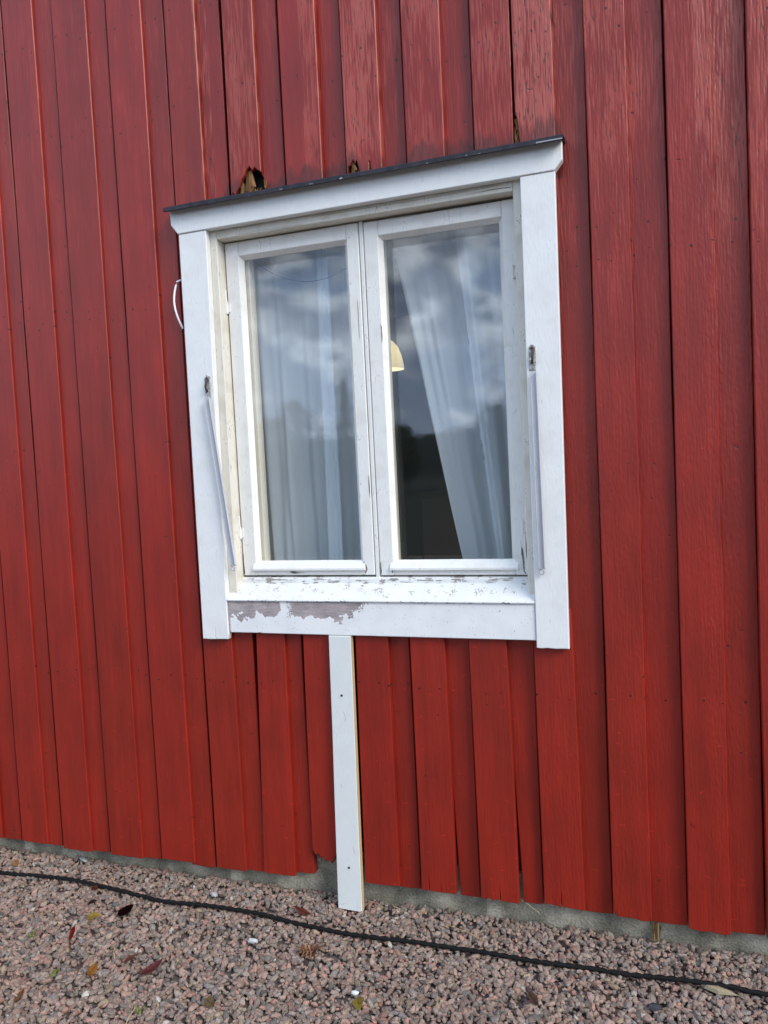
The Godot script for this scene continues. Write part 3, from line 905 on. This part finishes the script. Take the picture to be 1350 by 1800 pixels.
func stay(w: Node, at: Vector3, a: Vector3, b: Vector3, r: float) -> void:
	var s := Node3D.new()
	s.name = "stay"
	w.add_child(s, true)
	var m := mb()
	# bracket: a plate, an eye and a pin
	slab(m, PackedVector2Array([Vector2(at.x - 0.009, at.y - 0.040), Vector2(at.x + 0.008, at.y - 0.042), Vector2(at.x + 0.010, at.y - 0.01), Vector2(at.x + 0.009, at.y + 0.028), Vector2(at.x - 0.001, at.y + 0.034), Vector2(at.x - 0.009, at.y + 0.026)]), at.z - 0.001, at.z + 0.0035, 0.001)
	part("bracket", m, M.flaky, s)
	m = mb()
	var arc := PackedVector3Array()
	for i in 11:
		var t := PI * i / 10.0
		arc.append(Vector3(at.x + 0.002 - 0.002 * cos(t), at.y - 0.002 - 0.017 * cos(t), at.z + 0.002 + 0.015 * sin(t)))
	tube(m, arc, func(_s, _a): return 0.0038, 7)
	tube(m, PackedVector3Array([Vector3(at.x, at.y + 0.022, at.z + 0.003), Vector3(at.x, at.y + 0.022, at.z + 0.0062)]), func(_s, _a): return 0.0045, 8)
	part("eye", m, M.metal, s)
	m = mb()
	var d := (b - a).normalized()
	var x := d.cross(Vector3(0, 0, 1)).normalized()
	var z := x.cross(d).normalized()
	# an angle-shaped bar: flat with a raised edge
	var L := a.distance_to(b)
	var t := Transform3D(Basis(x, -d, z), a)
	bevel_box(m, Vector3(-r, -L, -0.0015), Vector3(r, 0.0, 0.0015), 0.0008, t)
	bevel_box(m, Vector3(-r, -L + 0.004, 0.0012), Vector3(-r + 0.003, -0.004, 0.0078), 0.0008, t)
	bevel_box(m, Vector3(r - 0.0035, -L + 0.004, 0.0012), Vector3(r - 0.0005, -0.004, 0.0042), 0.0008, t)
	part("bar", m, M.bar, s)
	m = mb()
	var ring := PackedVector3Array()
	for i in 9:
		var q := PI * 1.5 * i / 8.0 - 0.5
		ring.append(b + Vector3(0.006 * cos(q), -0.006 - 0.008 * sin(q), 0.001))
	tube(m, ring, func(_s, _a): return 0.003, 6)
	part("hook", m, M.bar, s)

# ---- what shows through the glass
func cloth(called: String, label: String, at: Vector3, fx: Callable, fz: Callable, y0: float, y1: float, nu: int, nv: int) -> void:
	org = at
	var m := mb()
	var P := func(i: int, j: int) -> Vector3:
		var u := float(i) / nu
		var v := float(j) / nv
		return Vector3(fx.call(u, v), lerpf(y1, y0, v), fz.call(u, v))
	for j in nv:
		for i in nu:
			var q := []
			var nn := []
			for k in [[i, j], [i + 1, j], [i + 1, j + 1], [i, j + 1]]:
				q.append(P.call(k[0], k[1]))
				var du: Vector3 = P.call(mini(k[0] + 1, nu), k[1]) - P.call(maxi(k[0] - 1, 0), k[1])
				var dv: Vector3 = P.call(k[0], mini(k[1] + 1, nv)) - P.call(k[0], maxi(k[1] - 1, 0))
				nn.append(dv.cross(du).normalized())
			m.tri_s(q[0], q[1], q[2], nn[0], nn[1], nn[2])
			m.tri_s(q[0], q[2], q[3], nn[0], nn[2], nn[3])
	single(called, m, M.curtain, at, label, "curtain", "sheer curtains inside the window")

func interior() -> void:
	org = Vector3.ZERO
	var m := mb()
	# the room behind: floor, ceiling and walls with thickness
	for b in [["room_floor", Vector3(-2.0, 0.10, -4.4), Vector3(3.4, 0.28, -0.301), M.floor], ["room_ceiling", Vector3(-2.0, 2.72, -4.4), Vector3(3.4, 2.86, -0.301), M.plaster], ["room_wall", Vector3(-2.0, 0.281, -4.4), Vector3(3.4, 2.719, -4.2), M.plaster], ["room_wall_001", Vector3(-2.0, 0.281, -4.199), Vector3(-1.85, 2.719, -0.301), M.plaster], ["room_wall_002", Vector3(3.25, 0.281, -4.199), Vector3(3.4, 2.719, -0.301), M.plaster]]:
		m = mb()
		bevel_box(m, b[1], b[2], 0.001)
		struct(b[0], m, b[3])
	# curtains: a straight one behind the left sash, one drawn aside behind the right
	var ph := noise(8, 0.8, 2)
	cloth("curtain", "sheer white curtain hanging straight behind the left sash", Vector3(0.36, 0.75, -0.22),
		func(u, v): return (lerpf(0.148 + 0.030 * v, 0.44, u / 0.52) if u < 0.52 else (lerpf(0.44, 0.395 - 0.02 * v, (u - 0.52) / 0.1) if u < 0.62 else lerpf(0.395 - 0.02 * v, 0.600, (u - 0.62) / 0.38))) + 0.004 * sin(u * 17.0 + 1.0),
		func(u, v): return -0.215 + 0.016 * smoothstep(0.5, 0.64, u) + 0.026 * sin(u * 13.0 + 0.8 + 0.5 * v) + 0.010 * sin(u * 37.0 + 2.0) + 0.003 * sin(u * 90.0) + 0.01 * ph.get_noise_2d(u * 9.0, v * 2.0),
		0.80, 2.30, 90, 24)
	cloth("curtain", "narrow pale curtain edge at the far left behind the left sash", Vector3(0.11, 0.75, -0.23),
		func(u, v): return lerpf(0.06, 0.138 + 0.031 * v, u),
		func(u, v): return -0.235 + 0.008 * sin(u * 6.0),
		0.80, 2.30, 12, 6)
	cloth("curtain", "sheer white curtain drawn aside to the lower right behind the right sash", Vector3(0.93, 0.75, -0.22),
		func(u, v): return lerpf(0.640 + 0.245 * pow(v, 1.08), 1.10 + 0.03 * v, pow((u * 1.35 if u < 0.42 else (0.567 - (u - 0.42) * 1.1 if u < 0.5 else 0.479 + (u - 0.5) * 1.042)), 1.0 + 0.25 * v)),
		func(u, v): return -0.215 + 0.016 * smoothstep(0.40, 0.52, u) + (0.028 - 0.008 * v) * sin(u * 13.0 + 0.3 + 0.4 * v) + 0.010 * sin(u * 33.0 + 1.0) + 0.003 * sin(u * 80.0) + 0.012 * ph.get_noise_2d(u * 9.0 + 30.0, v * 2.0),
		0.92, 2.30, 90, 30)
	# pendant lamp
	var lamp := thing("pendant_lamp", Vector3(0.525, 1.78, -0.5), "cream dome-shaped lamp shade hanging behind the right sash", "lamp")
	m = mb()
	var prof := [Vector2(0.058, 1.779), Vector2(0.056, 1.80), Vector2(0.050, 1.83), Vector2(0.038, 1.862), Vector2(0.020, 1.883), Vector2(0.010, 1.888)]
	for i in prof.size() - 1:
		for k in 24:
			var a0 := TAU * k / 24
			var a1 := TAU * (k + 1) / 24
			var f := func(q: Vector2, a: float) -> Vector3: return Vector3(0.527 + q.x * cos(a), q.y, -0.5 + q.x * sin(a))
			var nf := func(a: float) -> Vector3: return Vector3(cos(a), 0.45, sin(a)).normalized()
			m.tri_s(f.call(prof[i], a0), f.call(prof[i], a1), f.call(prof[i + 1], a1), nf.call(a0), nf.call(a1), nf.call(a1))
			m.tri_s(f.call(prof[i], a0), f.call(prof[i + 1], a1), f.call(prof[i + 1], a0), nf.call(a0), nf.call(a1), nf.call(a0))
	part("lamp_shade", m, M.shade, lamp)
	var glow := OmniLight3D.new()
	glow.name = "bulb_light"
	glow.light_energy = 0.006
	glow.light_color = Color(1.0, 0.93, 0.78)
	glow.light_size = 0.03
	glow.omni_range = 8.0
	glow.omni_attenuation = 2.0
	glow.shadow_enabled = true
	lamp.add_child(glow)
	glow.position = Vector3(-0.003, 0.030, 0.0)
	m = mb(Color(0.6, 0.58, 0.5))
	tube(m, PackedVector3Array([Vector3(0.522, 1.885, -0.5), Vector3(0.522, 2.72, -0.5)]), func(_s, _a): return 0.003, 6)
	part("cord", m, M.tint, lamp)
	# a thin wire slung behind the left pane
	org = Vector3(0.38, 2.04, -0.15)
	m = mb(Color(0.03, 0.03, 0.035))
	var pts := PackedVector3Array()
	for i in 17:
		var t := float(i) / 16
		pts.append(Vector3(lerpf(0.17, 0.60, t), 2.145 - 0.02 * t - 0.36 * (t - t * t) * 1.0, -0.150))
	tube(m, pts, func(_s, _a): return 0.0009, 5)
	single("wire", m, M.tint, Vector3(0.38, 2.04, -0.15), "thin dark wire sagging behind the top of the left pane", "wire")
	# a cupboard deep in the room
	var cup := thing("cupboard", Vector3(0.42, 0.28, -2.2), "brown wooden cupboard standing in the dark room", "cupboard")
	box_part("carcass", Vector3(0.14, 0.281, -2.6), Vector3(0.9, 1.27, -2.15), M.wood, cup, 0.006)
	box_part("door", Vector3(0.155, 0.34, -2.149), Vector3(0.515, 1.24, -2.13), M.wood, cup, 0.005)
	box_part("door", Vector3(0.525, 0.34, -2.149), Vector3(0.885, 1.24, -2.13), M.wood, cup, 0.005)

# ---- what the panes mirror: the far side of the yard
func crown(m: MB, base: Vector3, h: float, r: float, count: int, conifer: bool, leaf: float) -> void:
	for i in count:
		var t := rng.randf()
		var rr := r * ((1.0 - t) * 0.95 + 0.05 if conifer else sqrt(maxf(0.0, 1.0 - pow(t * 2.0 - 1.0, 2.0))))
		var a := rng.randf_range(0, TAU)
		var q := rr * sqrt(rng.randf_range(0.15, 1.0)) * (1.0 + 0.3 * sin(a * 3.0 + t * 9.0))
		var p := base + Vector3(cos(a) * q, t * h, sin(a) * q)
		var u := Vector3(rng.randf_range(-1, 1), rng.randf_range(-1, 1), rng.randf_range(-1, 1)).normalized()
		var w := u.cross(Vector3(rng.randf_range(-1, 1), 1, rng.randf_range(-1, 1))).normalized()
		var s := leaf * rng.randf_range(0.5, 1.2)
		var g := rng.randf_range(0.7, 1.3)
		m.col = Color(0.045 * g, 0.065 * g, 0.025 * g)
		m.tri(p - u * s, p + u * s, p + w * s * 1.3, u.cross(w))

func tree(at: Vector3, h: float, r: float, conifer: bool, label: String) -> void:
	var o := thing("spruce_tree" if conifer else "birch_tree", at, label, "tree", "trees across the yard")
	var m := mb(Color(0.08, 0.06, 0.045))
	tube(m, PackedVector3Array([at, at + Vector3(0.1, h * 0.5, 0), at + Vector3(0.0, h * 0.95, 0.1)]), func(s, _a): return 0.028 * h * (1.02 - s / h), 7)
	part("trunk", m, M.tint, o)
	m = mb()
	crown(m, at + Vector3(0, h * 0.15, 0), h * 0.87, r, 700 if conifer else 800, conifer, 0.22)
	part("crown", m, M.leaf, o)

func behind_camera() -> void:
	org = Vector3.ZERO
	var m := mb()
	var f := noise(21, 0.012, 3)
	var ridge := func(x: float) -> float: return maxf(2.0, 11.5 + 3.0 * sin(x * 0.021 + 0.5) + 5.0 * f.get_noise_1d(x))
	for i in 70:
		var x0 := -350.0 + i * 10.0
		for k in 4:
			var zz := [110.0, 135.0, 155.0, 190.0, 300.0]
			var hh := [-0.2, 0.45, 0.9, 1.0, 0.9]
			var a := Vector3(x0, ridge.call(x0) * hh[k], zz[k])
			var b := Vector3(x0 + 10, ridge.call(x0 + 10) * hh[k], zz[k])
			var c := Vector3(x0 + 10, ridge.call(x0 + 10) * hh[k + 1], zz[k + 1])
			var d := Vector3(x0, ridge.call(x0) * hh[k + 1], zz[k + 1])
			m.quad(a, b, c, d, Vector3(0, 1, -0.3))
	struct("hill", m, M.forest)
	tree(Vector3(-18.5, 0, 40), 5.6, 1.5, false, "bushy tree mirrored low in the left pane")
	tree(Vector3(-15.6, 0, 41), 6.8, 0.9, true, "slim pointed tree mirrored in the middle of the left pane")
	tree(Vector3(-21.5, 0, 43), 4.9, 1.6, false, "round tree mirrored at the left edge of the left pane")
	tree(Vector3(-5.2, 0, 42), 5.6, 1.5, false, "loose tree mirrored at the right edge of the right pane")
	tree(Vector3(-7.2, 0, 43), 4.9, 1.2, false, "lower tree mirrored left of the one at the pane's right edge")
	tree(Vector3(-13.6, 0, 46), 4.2, 1.2, false, "low tree mirrored behind the strip between the sashes")
	tree(Vector3(-2.6, 0, 45), 6.2, 1.4, true, "pointed tree standing farthest to the right across the yard")

# ---- the white strip, the strap, the cable
func strip_and_small() -> void:
	var o := thing("white_batten", Vector3(0.4755, 0.0, 0.0), "narrow white board screwed upright to the wall below the window", "board")
	var m := mb()
	slab(m, PackedVector2Array([Vector2(0.4375, 0.0055), Vector2(0.5195, 0.0035), Vector2(0.522, 0.3), Vector2(0.5255, 0.6), Vector2(0.5285, 0.8962), Vector2(0.4545, 0.8962), Vector2(0.450, 0.6), Vector2(0.443, 0.3)]), 0.0009, 0.0215, 0.0015)
	part("board", m, M.batten, o)
	m = mb(Color(1.25, 1.35, 1.55))
	slab(m, PackedVector2Array([Vector2(0.5198, 0.006), Vector2(0.5204, 0.006), Vector2(0.5296, 0.895), Vector2(0.5290, 0.895)]), 0.0015, 0.0188, 0.0002)
	part("bare_edge", m, M.raw, o, "unpainted yellowish edge")
	for y in [0.706, 0.146]:
		m = mb(Color(0.32, 0.33, 0.34))
		var cx: float = 0.4825 + (y - 0.146) * 0.011
		tube(m, PackedVector3Array([Vector3(cx, y, 0.0205), Vector3(cx, y, 0.0222)]), func(_s, _a): return 0.0042, 10)
		bevel_box(m, Vector3(cx - 0.003, y - 0.0006, 0.0221), Vector3(cx + 0.003, y + 0.0006, 0.0226), 0.0001)
		part("screw", m, M.metal, o)
	for s in [[0.492, 0.655, 0.498, 0.632], [0.497, 0.632, 0.495, 0.622], [0.500, 0.215, 0.506, 0.190], [0.470, 0.42, 0.472, 0.405], [0.448, 0.02, 0.462, 0.026]]:
		m = mb(Color(0.30, 0.30, 0.29))
		tube(m, PackedVector3Array([Vector3(s[0], s[1], 0.0215), Vector3((s[0] + s[2]) / 2.0 + 0.001, (s[1] + s[3]) / 2.0, 0.0216), Vector3(s[2], s[3], 0.0215)]), func(_s, _a): return 0.0005, 5)
		part("scratch", m, M.tint, o)
	# bent white strap at the left side board
	org = Vector3(-0.035, 1.91, 0.0)
	m = mb(Color(0.85, 0.85, 0.84))
	var pts := PackedVector3Array()
	for i in 15:
		var t := float(i) / 14
		pts.append(Vector3(-0.0225 - 0.0135 * sin(PI * (0.12 + 0.80 * t)) + 0.010 * t * t, lerpf(2.062, 1.908, t), 0.004 + 0.014 * sin(PI * t)))
	pts.insert(0, Vector3(-0.012, 2.066, 0.003))
	tube(m, pts, func(_s, _a): return 0.0033, 8)
	single("cable_loop", m, M.tint, Vector3(-0.035, 1.91, 0.0), "thin white bent cable sticking out behind the left side of the window", "cable")
	# twisted black cable across the gravel
	var cur := Curve3D.new()
	var cp := [[-2.3, 0.10], [-1.5, 0.14], [-0.86, 0.115], [-0.72, 0.098], [-0.546, 0.095], [-0.363, 0.111], [-0.24, 0.12], [-0.14, 0.130], [0.026, 0.122], [0.192, 0.120], [0.341, 0.133], [0.481, 0.147], [0.611, 0.150], [0.713, 0.138], [0.85, 0.132], [0.968, 0.136], [1.098, 0.141], [1.22, 0.129], [1.326, 0.128], [1.471, 0.121], [1.596, 0.118], [1.677, 0.119], [2.2, 0.13], [2.9, 0.16]]
	for i in cp.size():
		var p0 = cp[maxi(i - 1, 0)]
		var p1 = cp[mini(i + 1, cp.size() - 1)]
		var tn := Vector3(p1[0] - p0[0], 0, p1[1] - p0[1]) / 6.0
		cur.add_point(Vector3(cp[i][0], 0.013 + 0.003 * sin(i * 1.7), cp[i][1] + 0.004), -tn, tn)
	cur.bake_interval = 0.004
	org = Vector3(0.0, 0.0, 0.12)
	m = mb(Color(0.009, 0.008, 0.008))
	tube(m, cur.get_baked_points(), func(s, a): return 0.0060 + 0.0014 * sin(a * 2.0 - s * 210.0), 14)
	var cm := mat(Color.WHITE, 0.8, 0.3)
	cm.vertex_color_use_as_albedo = true
	single("cable", m, cm, Vector3(0.0, 0.0, 0.12), "long black twisted cable lying across the gravel along the wall", "cable")

# ---- gravel
func stone_mesh(sd: int) -> ArrayMesh:
	var r := RandomNumberGenerator.new()
	r.seed = sd
	var m := MB.new()
	var t := (1.0 + sqrt(5.0)) / 2.0
	var vs := []
	for a in [[-1, t, 0], [1, t, 0], [-1, -t, 0], [1, -t, 0], [0, -1, t], [0, 1, t], [0, -1, -t], [0, 1, -t], [t, 0, -1], [t, 0, 1], [-t, 0, -1], [-t, 0, 1]]:
		var p := Vector3(a[0], a[1], a[2]).normalized()
		p *= r.randf_range(0.72, 1.18)
		vs.append(Vector3(p.x * 1.15, p.y * 0.66, p.z * 0.85))
	for f in [[0, 11, 5], [0, 5, 1], [0, 1, 7], [0, 7, 10], [0, 10, 11], [1, 5, 9], [5, 11, 4], [11, 10, 2], [10, 7, 6], [7, 1, 8], [3, 9, 4], [3, 4, 2], [3, 2, 6], [3, 6, 8], [3, 8, 9], [4, 9, 5], [2, 4, 11], [6, 2, 10], [8, 6, 7], [9, 8, 1]]:
		m.tri(vs[f[0]], vs[f[1]], vs[f[2]], vs[f[0]] + vs[f[1]] + vs[f[2]])
	return m.mesh()

func gravel() -> void:
	var o := Node3D.new()
	o.name = "gravel"
	add_child(o)
	tag(o, "pinkish grey crushed gravel along the foot of the wall", "gravel", "", "stuff")
	var sm := stone_like(141, Color(0.72, 0.72, 0.72), Color(1, 1, 1), 0.8, 0.06, 30.0)
	sm.uv1_world_triplanar = false
	sm.uv1_scale = Vector3.ONE * 0.35
	sm.vertex_color_use_as_albedo = true
	var lists := []
	for k in 6:
		lists.append([])
	# x range, z range, stones per square metre
	for area in [[-1.45, 2.25, -0.052, 1.02, 10500.0], [-2.8, -1.45, -0.044, 2.2, 5500.0], [2.25, 3.2, -0.044, 2.2, 5500.0], [-1.45, 2.25, 1.02, 2.2, 5500.0]]:
		var cnt := int((area[1] - area[0]) * (area[3] - area[2]) * area[4])
		for i in cnt:
			var p := Vector3(rng.randf_range(area[0], area[1]), 0, rng.randf_range(area[2], area[3]))
			var s := 0.0046 + 0.0078 * pow(rng.randf(), 1.4)
			var rise := 0.006 * exp(-(p.z + 0.05) / 0.06)
			p.y = -0.008 + rng.randf_range(0, 0.011) + rise
			var b := Basis.from_euler(Vector3(rng.randf_range(-0.7, 0.7), rng.randf_range(0, TAU), rng.randf_range(-0.7, 0.7))).scaled_local(Vector3(s * rng.randf_range(0.85, 1.4), s * rng.randf_range(0.75, 1.3), s * rng.randf_range(0.8, 1.1)))
			var g := rng.randf_range(0.62, 1.28)
			var c := Color(0.40, 0.290, 0.250)
			var q := rng.randf()
			if q < 0.25: c = Color(0.36, 0.295, 0.26)
			elif q < 0.36: c = Color(0.29, 0.26, 0.25)
			elif q < 0.50: c = Color(0.46, 0.275, 0.23)
			elif q < 0.55: c = Color(0.42, 0.33, 0.24)
			elif q < 0.565: c = Color(0.55, 0.52, 0.48)
			elif q < 0.60: c = Color(0.17, 0.155, 0.15)
			lists[i % 6].append([Transform3D(b, p), Color(c.r * g, c.g * g * 0.96, c.b * g * 0.88) * 0.99])
	for k in 6:
		var mm := MultiMesh.new()
		mm.transform_format = MultiMesh.TRANSFORM_3D
		mm.use_colors = true
		mm.mesh = stone_mesh(500 + k)
		mm.instance_count = lists[k].size()
		for i in lists[k].size():
			mm.set_instance_transform(i, lists[k][i][0])
			mm.set_instance_color(i, lists[k][i][1])
		var mi := MultiMeshInstance3D.new()
		mi.name = "gravel_stones"
		mi.multimesh = mm
		mi.material_override = sm
		mi.set_meta("kind", "stuff")
		o.add_child(mi, true)

# ---- leaves and other small things lying on the gravel
func leaf(called: String, at: Vector2, size: float, wide: float, turn: float, col: Color, label: String, tilt := 0.25) -> void:
	var y := 0.014
	var p := Vector3(at.x, y, at.y)
	org = Vector3.ZERO
	size *= 0.86
	wide *= 0.9
	col = Color(col.r * 0.58, col.g * 0.56, col.b * 0.66)
	var m := mb(col)
	var L := size / 2.0
	var n := 9
	var bend := rng.randf_range(-0.25, 0.35)
	var rows := []
	for i in n + 1:
		var t := float(i) / n
		var w := wide * 0.5 * pow(sin(PI * pow(t, 0.85)), 0.75) * (1.0 + rng.randf_range(-0.14, 0.14)) if i > 0 and i < n else 0.0008
		var z := (t - 0.5) * size
		var up := bend * size * (t - 0.5) * (t - 0.5) * 2.0
		rows.append([Vector3(-w, up + w * 0.35 + rng.randf_range(-0.001, 0.001), z), Vector3(0, up, z), Vector3(w, up + w * 0.30 + rng.randf_range(-0.001, 0.001), z)])
	for i in n:
		for s in 2:
			m.col = col * rng.randf_range(0.85, 1.15)
			m.quad(rows[i][s], rows[i][s + 1], rows[i + 1][s + 1], rows[i + 1][s], Vector3.UP)
	m.col = col * 0.7
	tube(m, PackedVector3Array([Vector3(0, 0.0004, -L * 1.25), Vector3(0, bend * size * 0.4, -L * 0.9), Vector3(0, 0.001, 0), Vector3(0, bend * size * 0.45, L * 0.9)]), func(s, _a): return 0.0009 * (1.15 - s / size * 0.8), 5)
	var o := single(called, m, M.leaf, p, label, "leaf", "fallen leaves on the gravel")
	o.basis = Basis(Vector3.RIGHT, 0.30 + rng.randf_range(-tilt, tilt)) * Basis(Vector3.BACK, rng.randf_range(-tilt, tilt)) * Basis(Vector3.UP, turn)

func pebble(called: String, at: Vector3, sc: Vector3, sd: int, col: Color, label: String, category := "stone") -> void:
	var o := MeshInstance3D.new()
	o.name = numbered(called)
	var src := stone_mesh(sd)
	var a := src.surface_get_arrays(0)
	var cs := PackedColorArray()
	for i in a[Mesh.ARRAY_VERTEX].size():
		cs.append(col)
		a[Mesh.ARRAY_VERTEX][i] = a[Mesh.ARRAY_VERTEX][i] * sc
	a[Mesh.ARRAY_COLOR] = cs
	var am := ArrayMesh.new()
	am.add_surface_from_arrays(Mesh.PRIMITIVE_TRIANGLES, a)
	o.mesh = am
	o.material_override = M.pebble
	o.position = at
	o.rotation.y = rng.randf_range(-0.5, 0.5)
	add_child(o)
	tag(o, label, category)

func straw(a: Vector3, b: Vector3, r: float, col: Color, label: String) -> void:
	org = a
	var m := mb(col)
	var mid := a.lerp(b, 0.5) + Vector3(0, 0.006, 0.004)
	tube(m, PackedVector3Array([a, a.lerp(mid, 0.6), mid, mid.lerp(b, 0.6), b]), func(s, _a): return r * (1.0 - 2.0 * s), 5)
	single("straw", m, M.leaf, a, label, "straw", "dry straws on the gravel")

func tuft(called: String, at: Vector3, n: int, h: float, spread: float, c0: Color, c1: Color, label: String, category: String) -> void:
	org = at
	var m := mb()
	for i in n:
		m.col = c0.lerp(c1, rng.randf()) * rng.randf_range(0.7, 1.2)
		var a := rng.randf_range(0, TAU)
		var d := Vector3(cos(a), 0, sin(a)) * spread * rng.randf_range(0.3, 1.0)
		var k := h * rng.randf_range(0.5, 1.0)
		var w := Vector3(-sin(a), 0, cos(a)) * rng.randf_range(0.0012, 0.0026)
		var p0 := at + Vector3(rng.randf_range(-0.01, 0.01), 0, rng.randf_range(-0.01, 0.01))
		var p1 := p0 + d * 0.5 + Vector3(0, k, 0)
		var p2 := p0 + d + Vector3(0, k * 0.5, 0)
		m.quad(p0 - w, p0 + w, p1 + w, p1 - w, Vector3(0, 1, 0.5))
		m.tri(p1 - w, p1 + w, p2, Vector3(0, 1, 0.5))
	single(called, m, M.leaf, at, label, category)

func litter() -> void:
	M.pebble = stone_like(151, Color(0.8, 0.8, 0.8), Color(1, 1, 1), 0.75, 0.05, 20.0)
	M.pebble.vertex_color_use_as_albedo = true
	leaf("fallen_leaf", Vector2(-0.228, 0.220), 0.066, 0.042, 2.6, Color(0.010, 0.005, 0.003), "nearly black curled leaf, the largest on the gravel left of the white board", 0.1)
	leaf("fallen_leaf", Vector2(-0.317, 0.269), 0.058, 0.026, 1.9, Color(0.36, 0.25, 0.05), "yellow leaf just left of the black leaf")
	leaf("fallen_leaf", Vector2(-0.317, 0.366), 0.058, 0.020, 0.35, Color(0.20, 0.02, 0.015), "narrow deep red leaf below the yellow one")
	leaf("fallen_leaf", Vector2(-0.378, 0.200), 0.036, 0.020, 2.1, Color(0.04, 0.022, 0.015), "small dark brown leaf above the yellow one")
	leaf("fallen_leaf", Vector2(-0.43, 0.125), 0.038, 0.024, 1.3, Color(0.12, 0.04, 0.02), "reddish brown leaf just in front of the cable at left")
	leaf("fallen_leaf", Vector2(-0.131, 0.502), 0.055, 0.024, 0.1, Color(0.34, 0.15, 0.03), "orange brown leaf standing on edge near the bottom left", 0.5)
	leaf("fallen_leaf", Vector2(-0.060, 0.425), 0.062, 0.016, 2.4, Color(0.16, 0.06, 0.035), "long brown leaf lying aslant right of the red one")
	leaf("fallen_leaf", Vector2(0.035, 0.450), 0.082, 0.028, 2.6, Color(0.15, 0.045, 0.04), "large reddish brown leaf nearest the middle of the left gravel")
	leaf("fallen_leaf", Vector2(-0.848, 0.050), 0.045, 0.026, 1.0, Color(0.38, 0.20, 0.07), "tan leaf at the left edge between cable and wall")
	leaf("fallen_leaf", Vector2(0.662, 0.430), 0.044, 0.036, 0.5, Color(0.27, 0.21, 0.035), "olive yellow leaf touching the white chip")
	leaf("fallen_leaf", Vector2(-0.25, 0.65), 0.060, 0.018, 0.2, Color(0.24, 0.11, 0.04), "brown leaf in the bottom left corner")
	leaf("fallen_leaf", Vector2(0.275, 0.53), 0.045, 0.030, 1.2, Color(0.20, 0.14, 0.06), "dull brown leaf at the bottom, left of the middle")
	leaf("fallen_leaf", Vector2(0.34, 0.08), 0.07, 0.02, 1.4, Color(0.15, 0.05, 0.03), "dark red leaf lying at the plinth left of the white board")
	leaf("fallen_leaf", Vector2(1.10, 0.30), 0.045, 0.026, 0.8, Color(0.10, 0.06, 0.035), "dark brown leaf on the gravel right of the middle")
	pebble("white_stone", Vector3(0.256, 0.012, 0.255), Vector3(0.016, 0.014, 0.014), 900, Color(0.62, 0.63, 0.62), "whitish stone in front of the cable left of the white board")
	pebble("white_chip", Vector3(0.640, 0.016, 0.397), Vector3(0.012, 0.008, 0.010), 903, Color(0.85, 0.85, 0.85), "small bright white chip beside the olive leaf", "chip")
	pebble("flat_stone", Vector3(1.556, 0.012, 0.138), Vector3(0.042, 0.012, 0.014), 905, Color(0.36, 0.30, 0.19), "flat yellowish stone half under the cable at right")
	pebble("grey_flake", Vector3(-0.615, 0.016, -0.030), Vector3(0.030, 0.010, 0.010), 908, Color(0.36, 0.38, 0.38), "grey plaster flake fallen against the plinth at left", "flake")
	pebble("grey_stone", Vector3(0.0, 0.012, 0.056), Vector3(0.016, 0.010, 0.012), 910, Color(0.5, 0.5, 0.5), "pale grey stone between cable and wall, left of the white board")
	pebble("dark_stone", Vector3(1.398, 0.012, 0.247), Vector3(0.018, 0.012, 0.015), 912, Color(0.05, 0.05, 0.06), "dark blue-grey stone right of the middle of the gravel")
	straw(Vector3(0.80, 0.014, 0.035), Vector3(0.93, 0.014, 0.085), 0.0016, Color(0.42, 0.28, 0.14), "straw lying between the cable and the plinth right of the white board")
	straw(Vector3(1.00, 0.09, -0.040), Vector3(1.075, 0.052, -0.030), 0.0012, Color(0.6, 0.52, 0.36), "pale straw hanging from the foot of a board")
	straw(Vector3(0.09, 0.014, 0.60), Vector3(0.115, 0.016, 0.68), 0.0016, Color(0.5, 0.38, 0.2), "yellow straw at the bottom edge of the gravel")
	straw(Vector3(-0.14, 0.014, 0.39), Vector3(-0.10, 0.016, 0.44), 0.0013, Color(0.5, 0.38, 0.2), "short yellow straw beside the aslant brown leaf")
	tuft("dry_weed", Vector3(0.448, 0.004, 0.262), 46, 0.028, 0.055, Color(0.16, 0.06, 0.04), Color(0.30, 0.17, 0.09), "withered reddish weed in the gravel below the white board", "weed")
	tuft("dry_grass", Vector3(1.405, 0.012, -0.044), 26, 0.060, 0.012, Color(0.34, 0.24, 0.12), Color(0.22, 0.15, 0.08), "dry grass standing against the plinth at right", "grass")
	tuft("moss_sprig", Vector3(-0.448, 0.006, 0.396), 16, 0.012, 0.016, Color(0.13, 0.17, 0.05), Color(0.20, 0.20, 0.08), "green sprig left of the red leaf", "sprig")
	tuft("moss_sprig", Vector3(-0.236, 0.006, 0.531), 18, 0.012, 0.018, Color(0.15, 0.19, 0.05), Color(0.22, 0.23, 0.08), "bright green sprig nearest the orange brown leaf", "sprig")
	tuft("moss_sprig", Vector3(0.10, 0.006, 0.60), 14, 0.012, 0.016, Color(0.14, 0.17, 0.05), Color(0.2, 0.21, 0.08), "green sprig at the bottom edge near the yellow straw", "sprig")
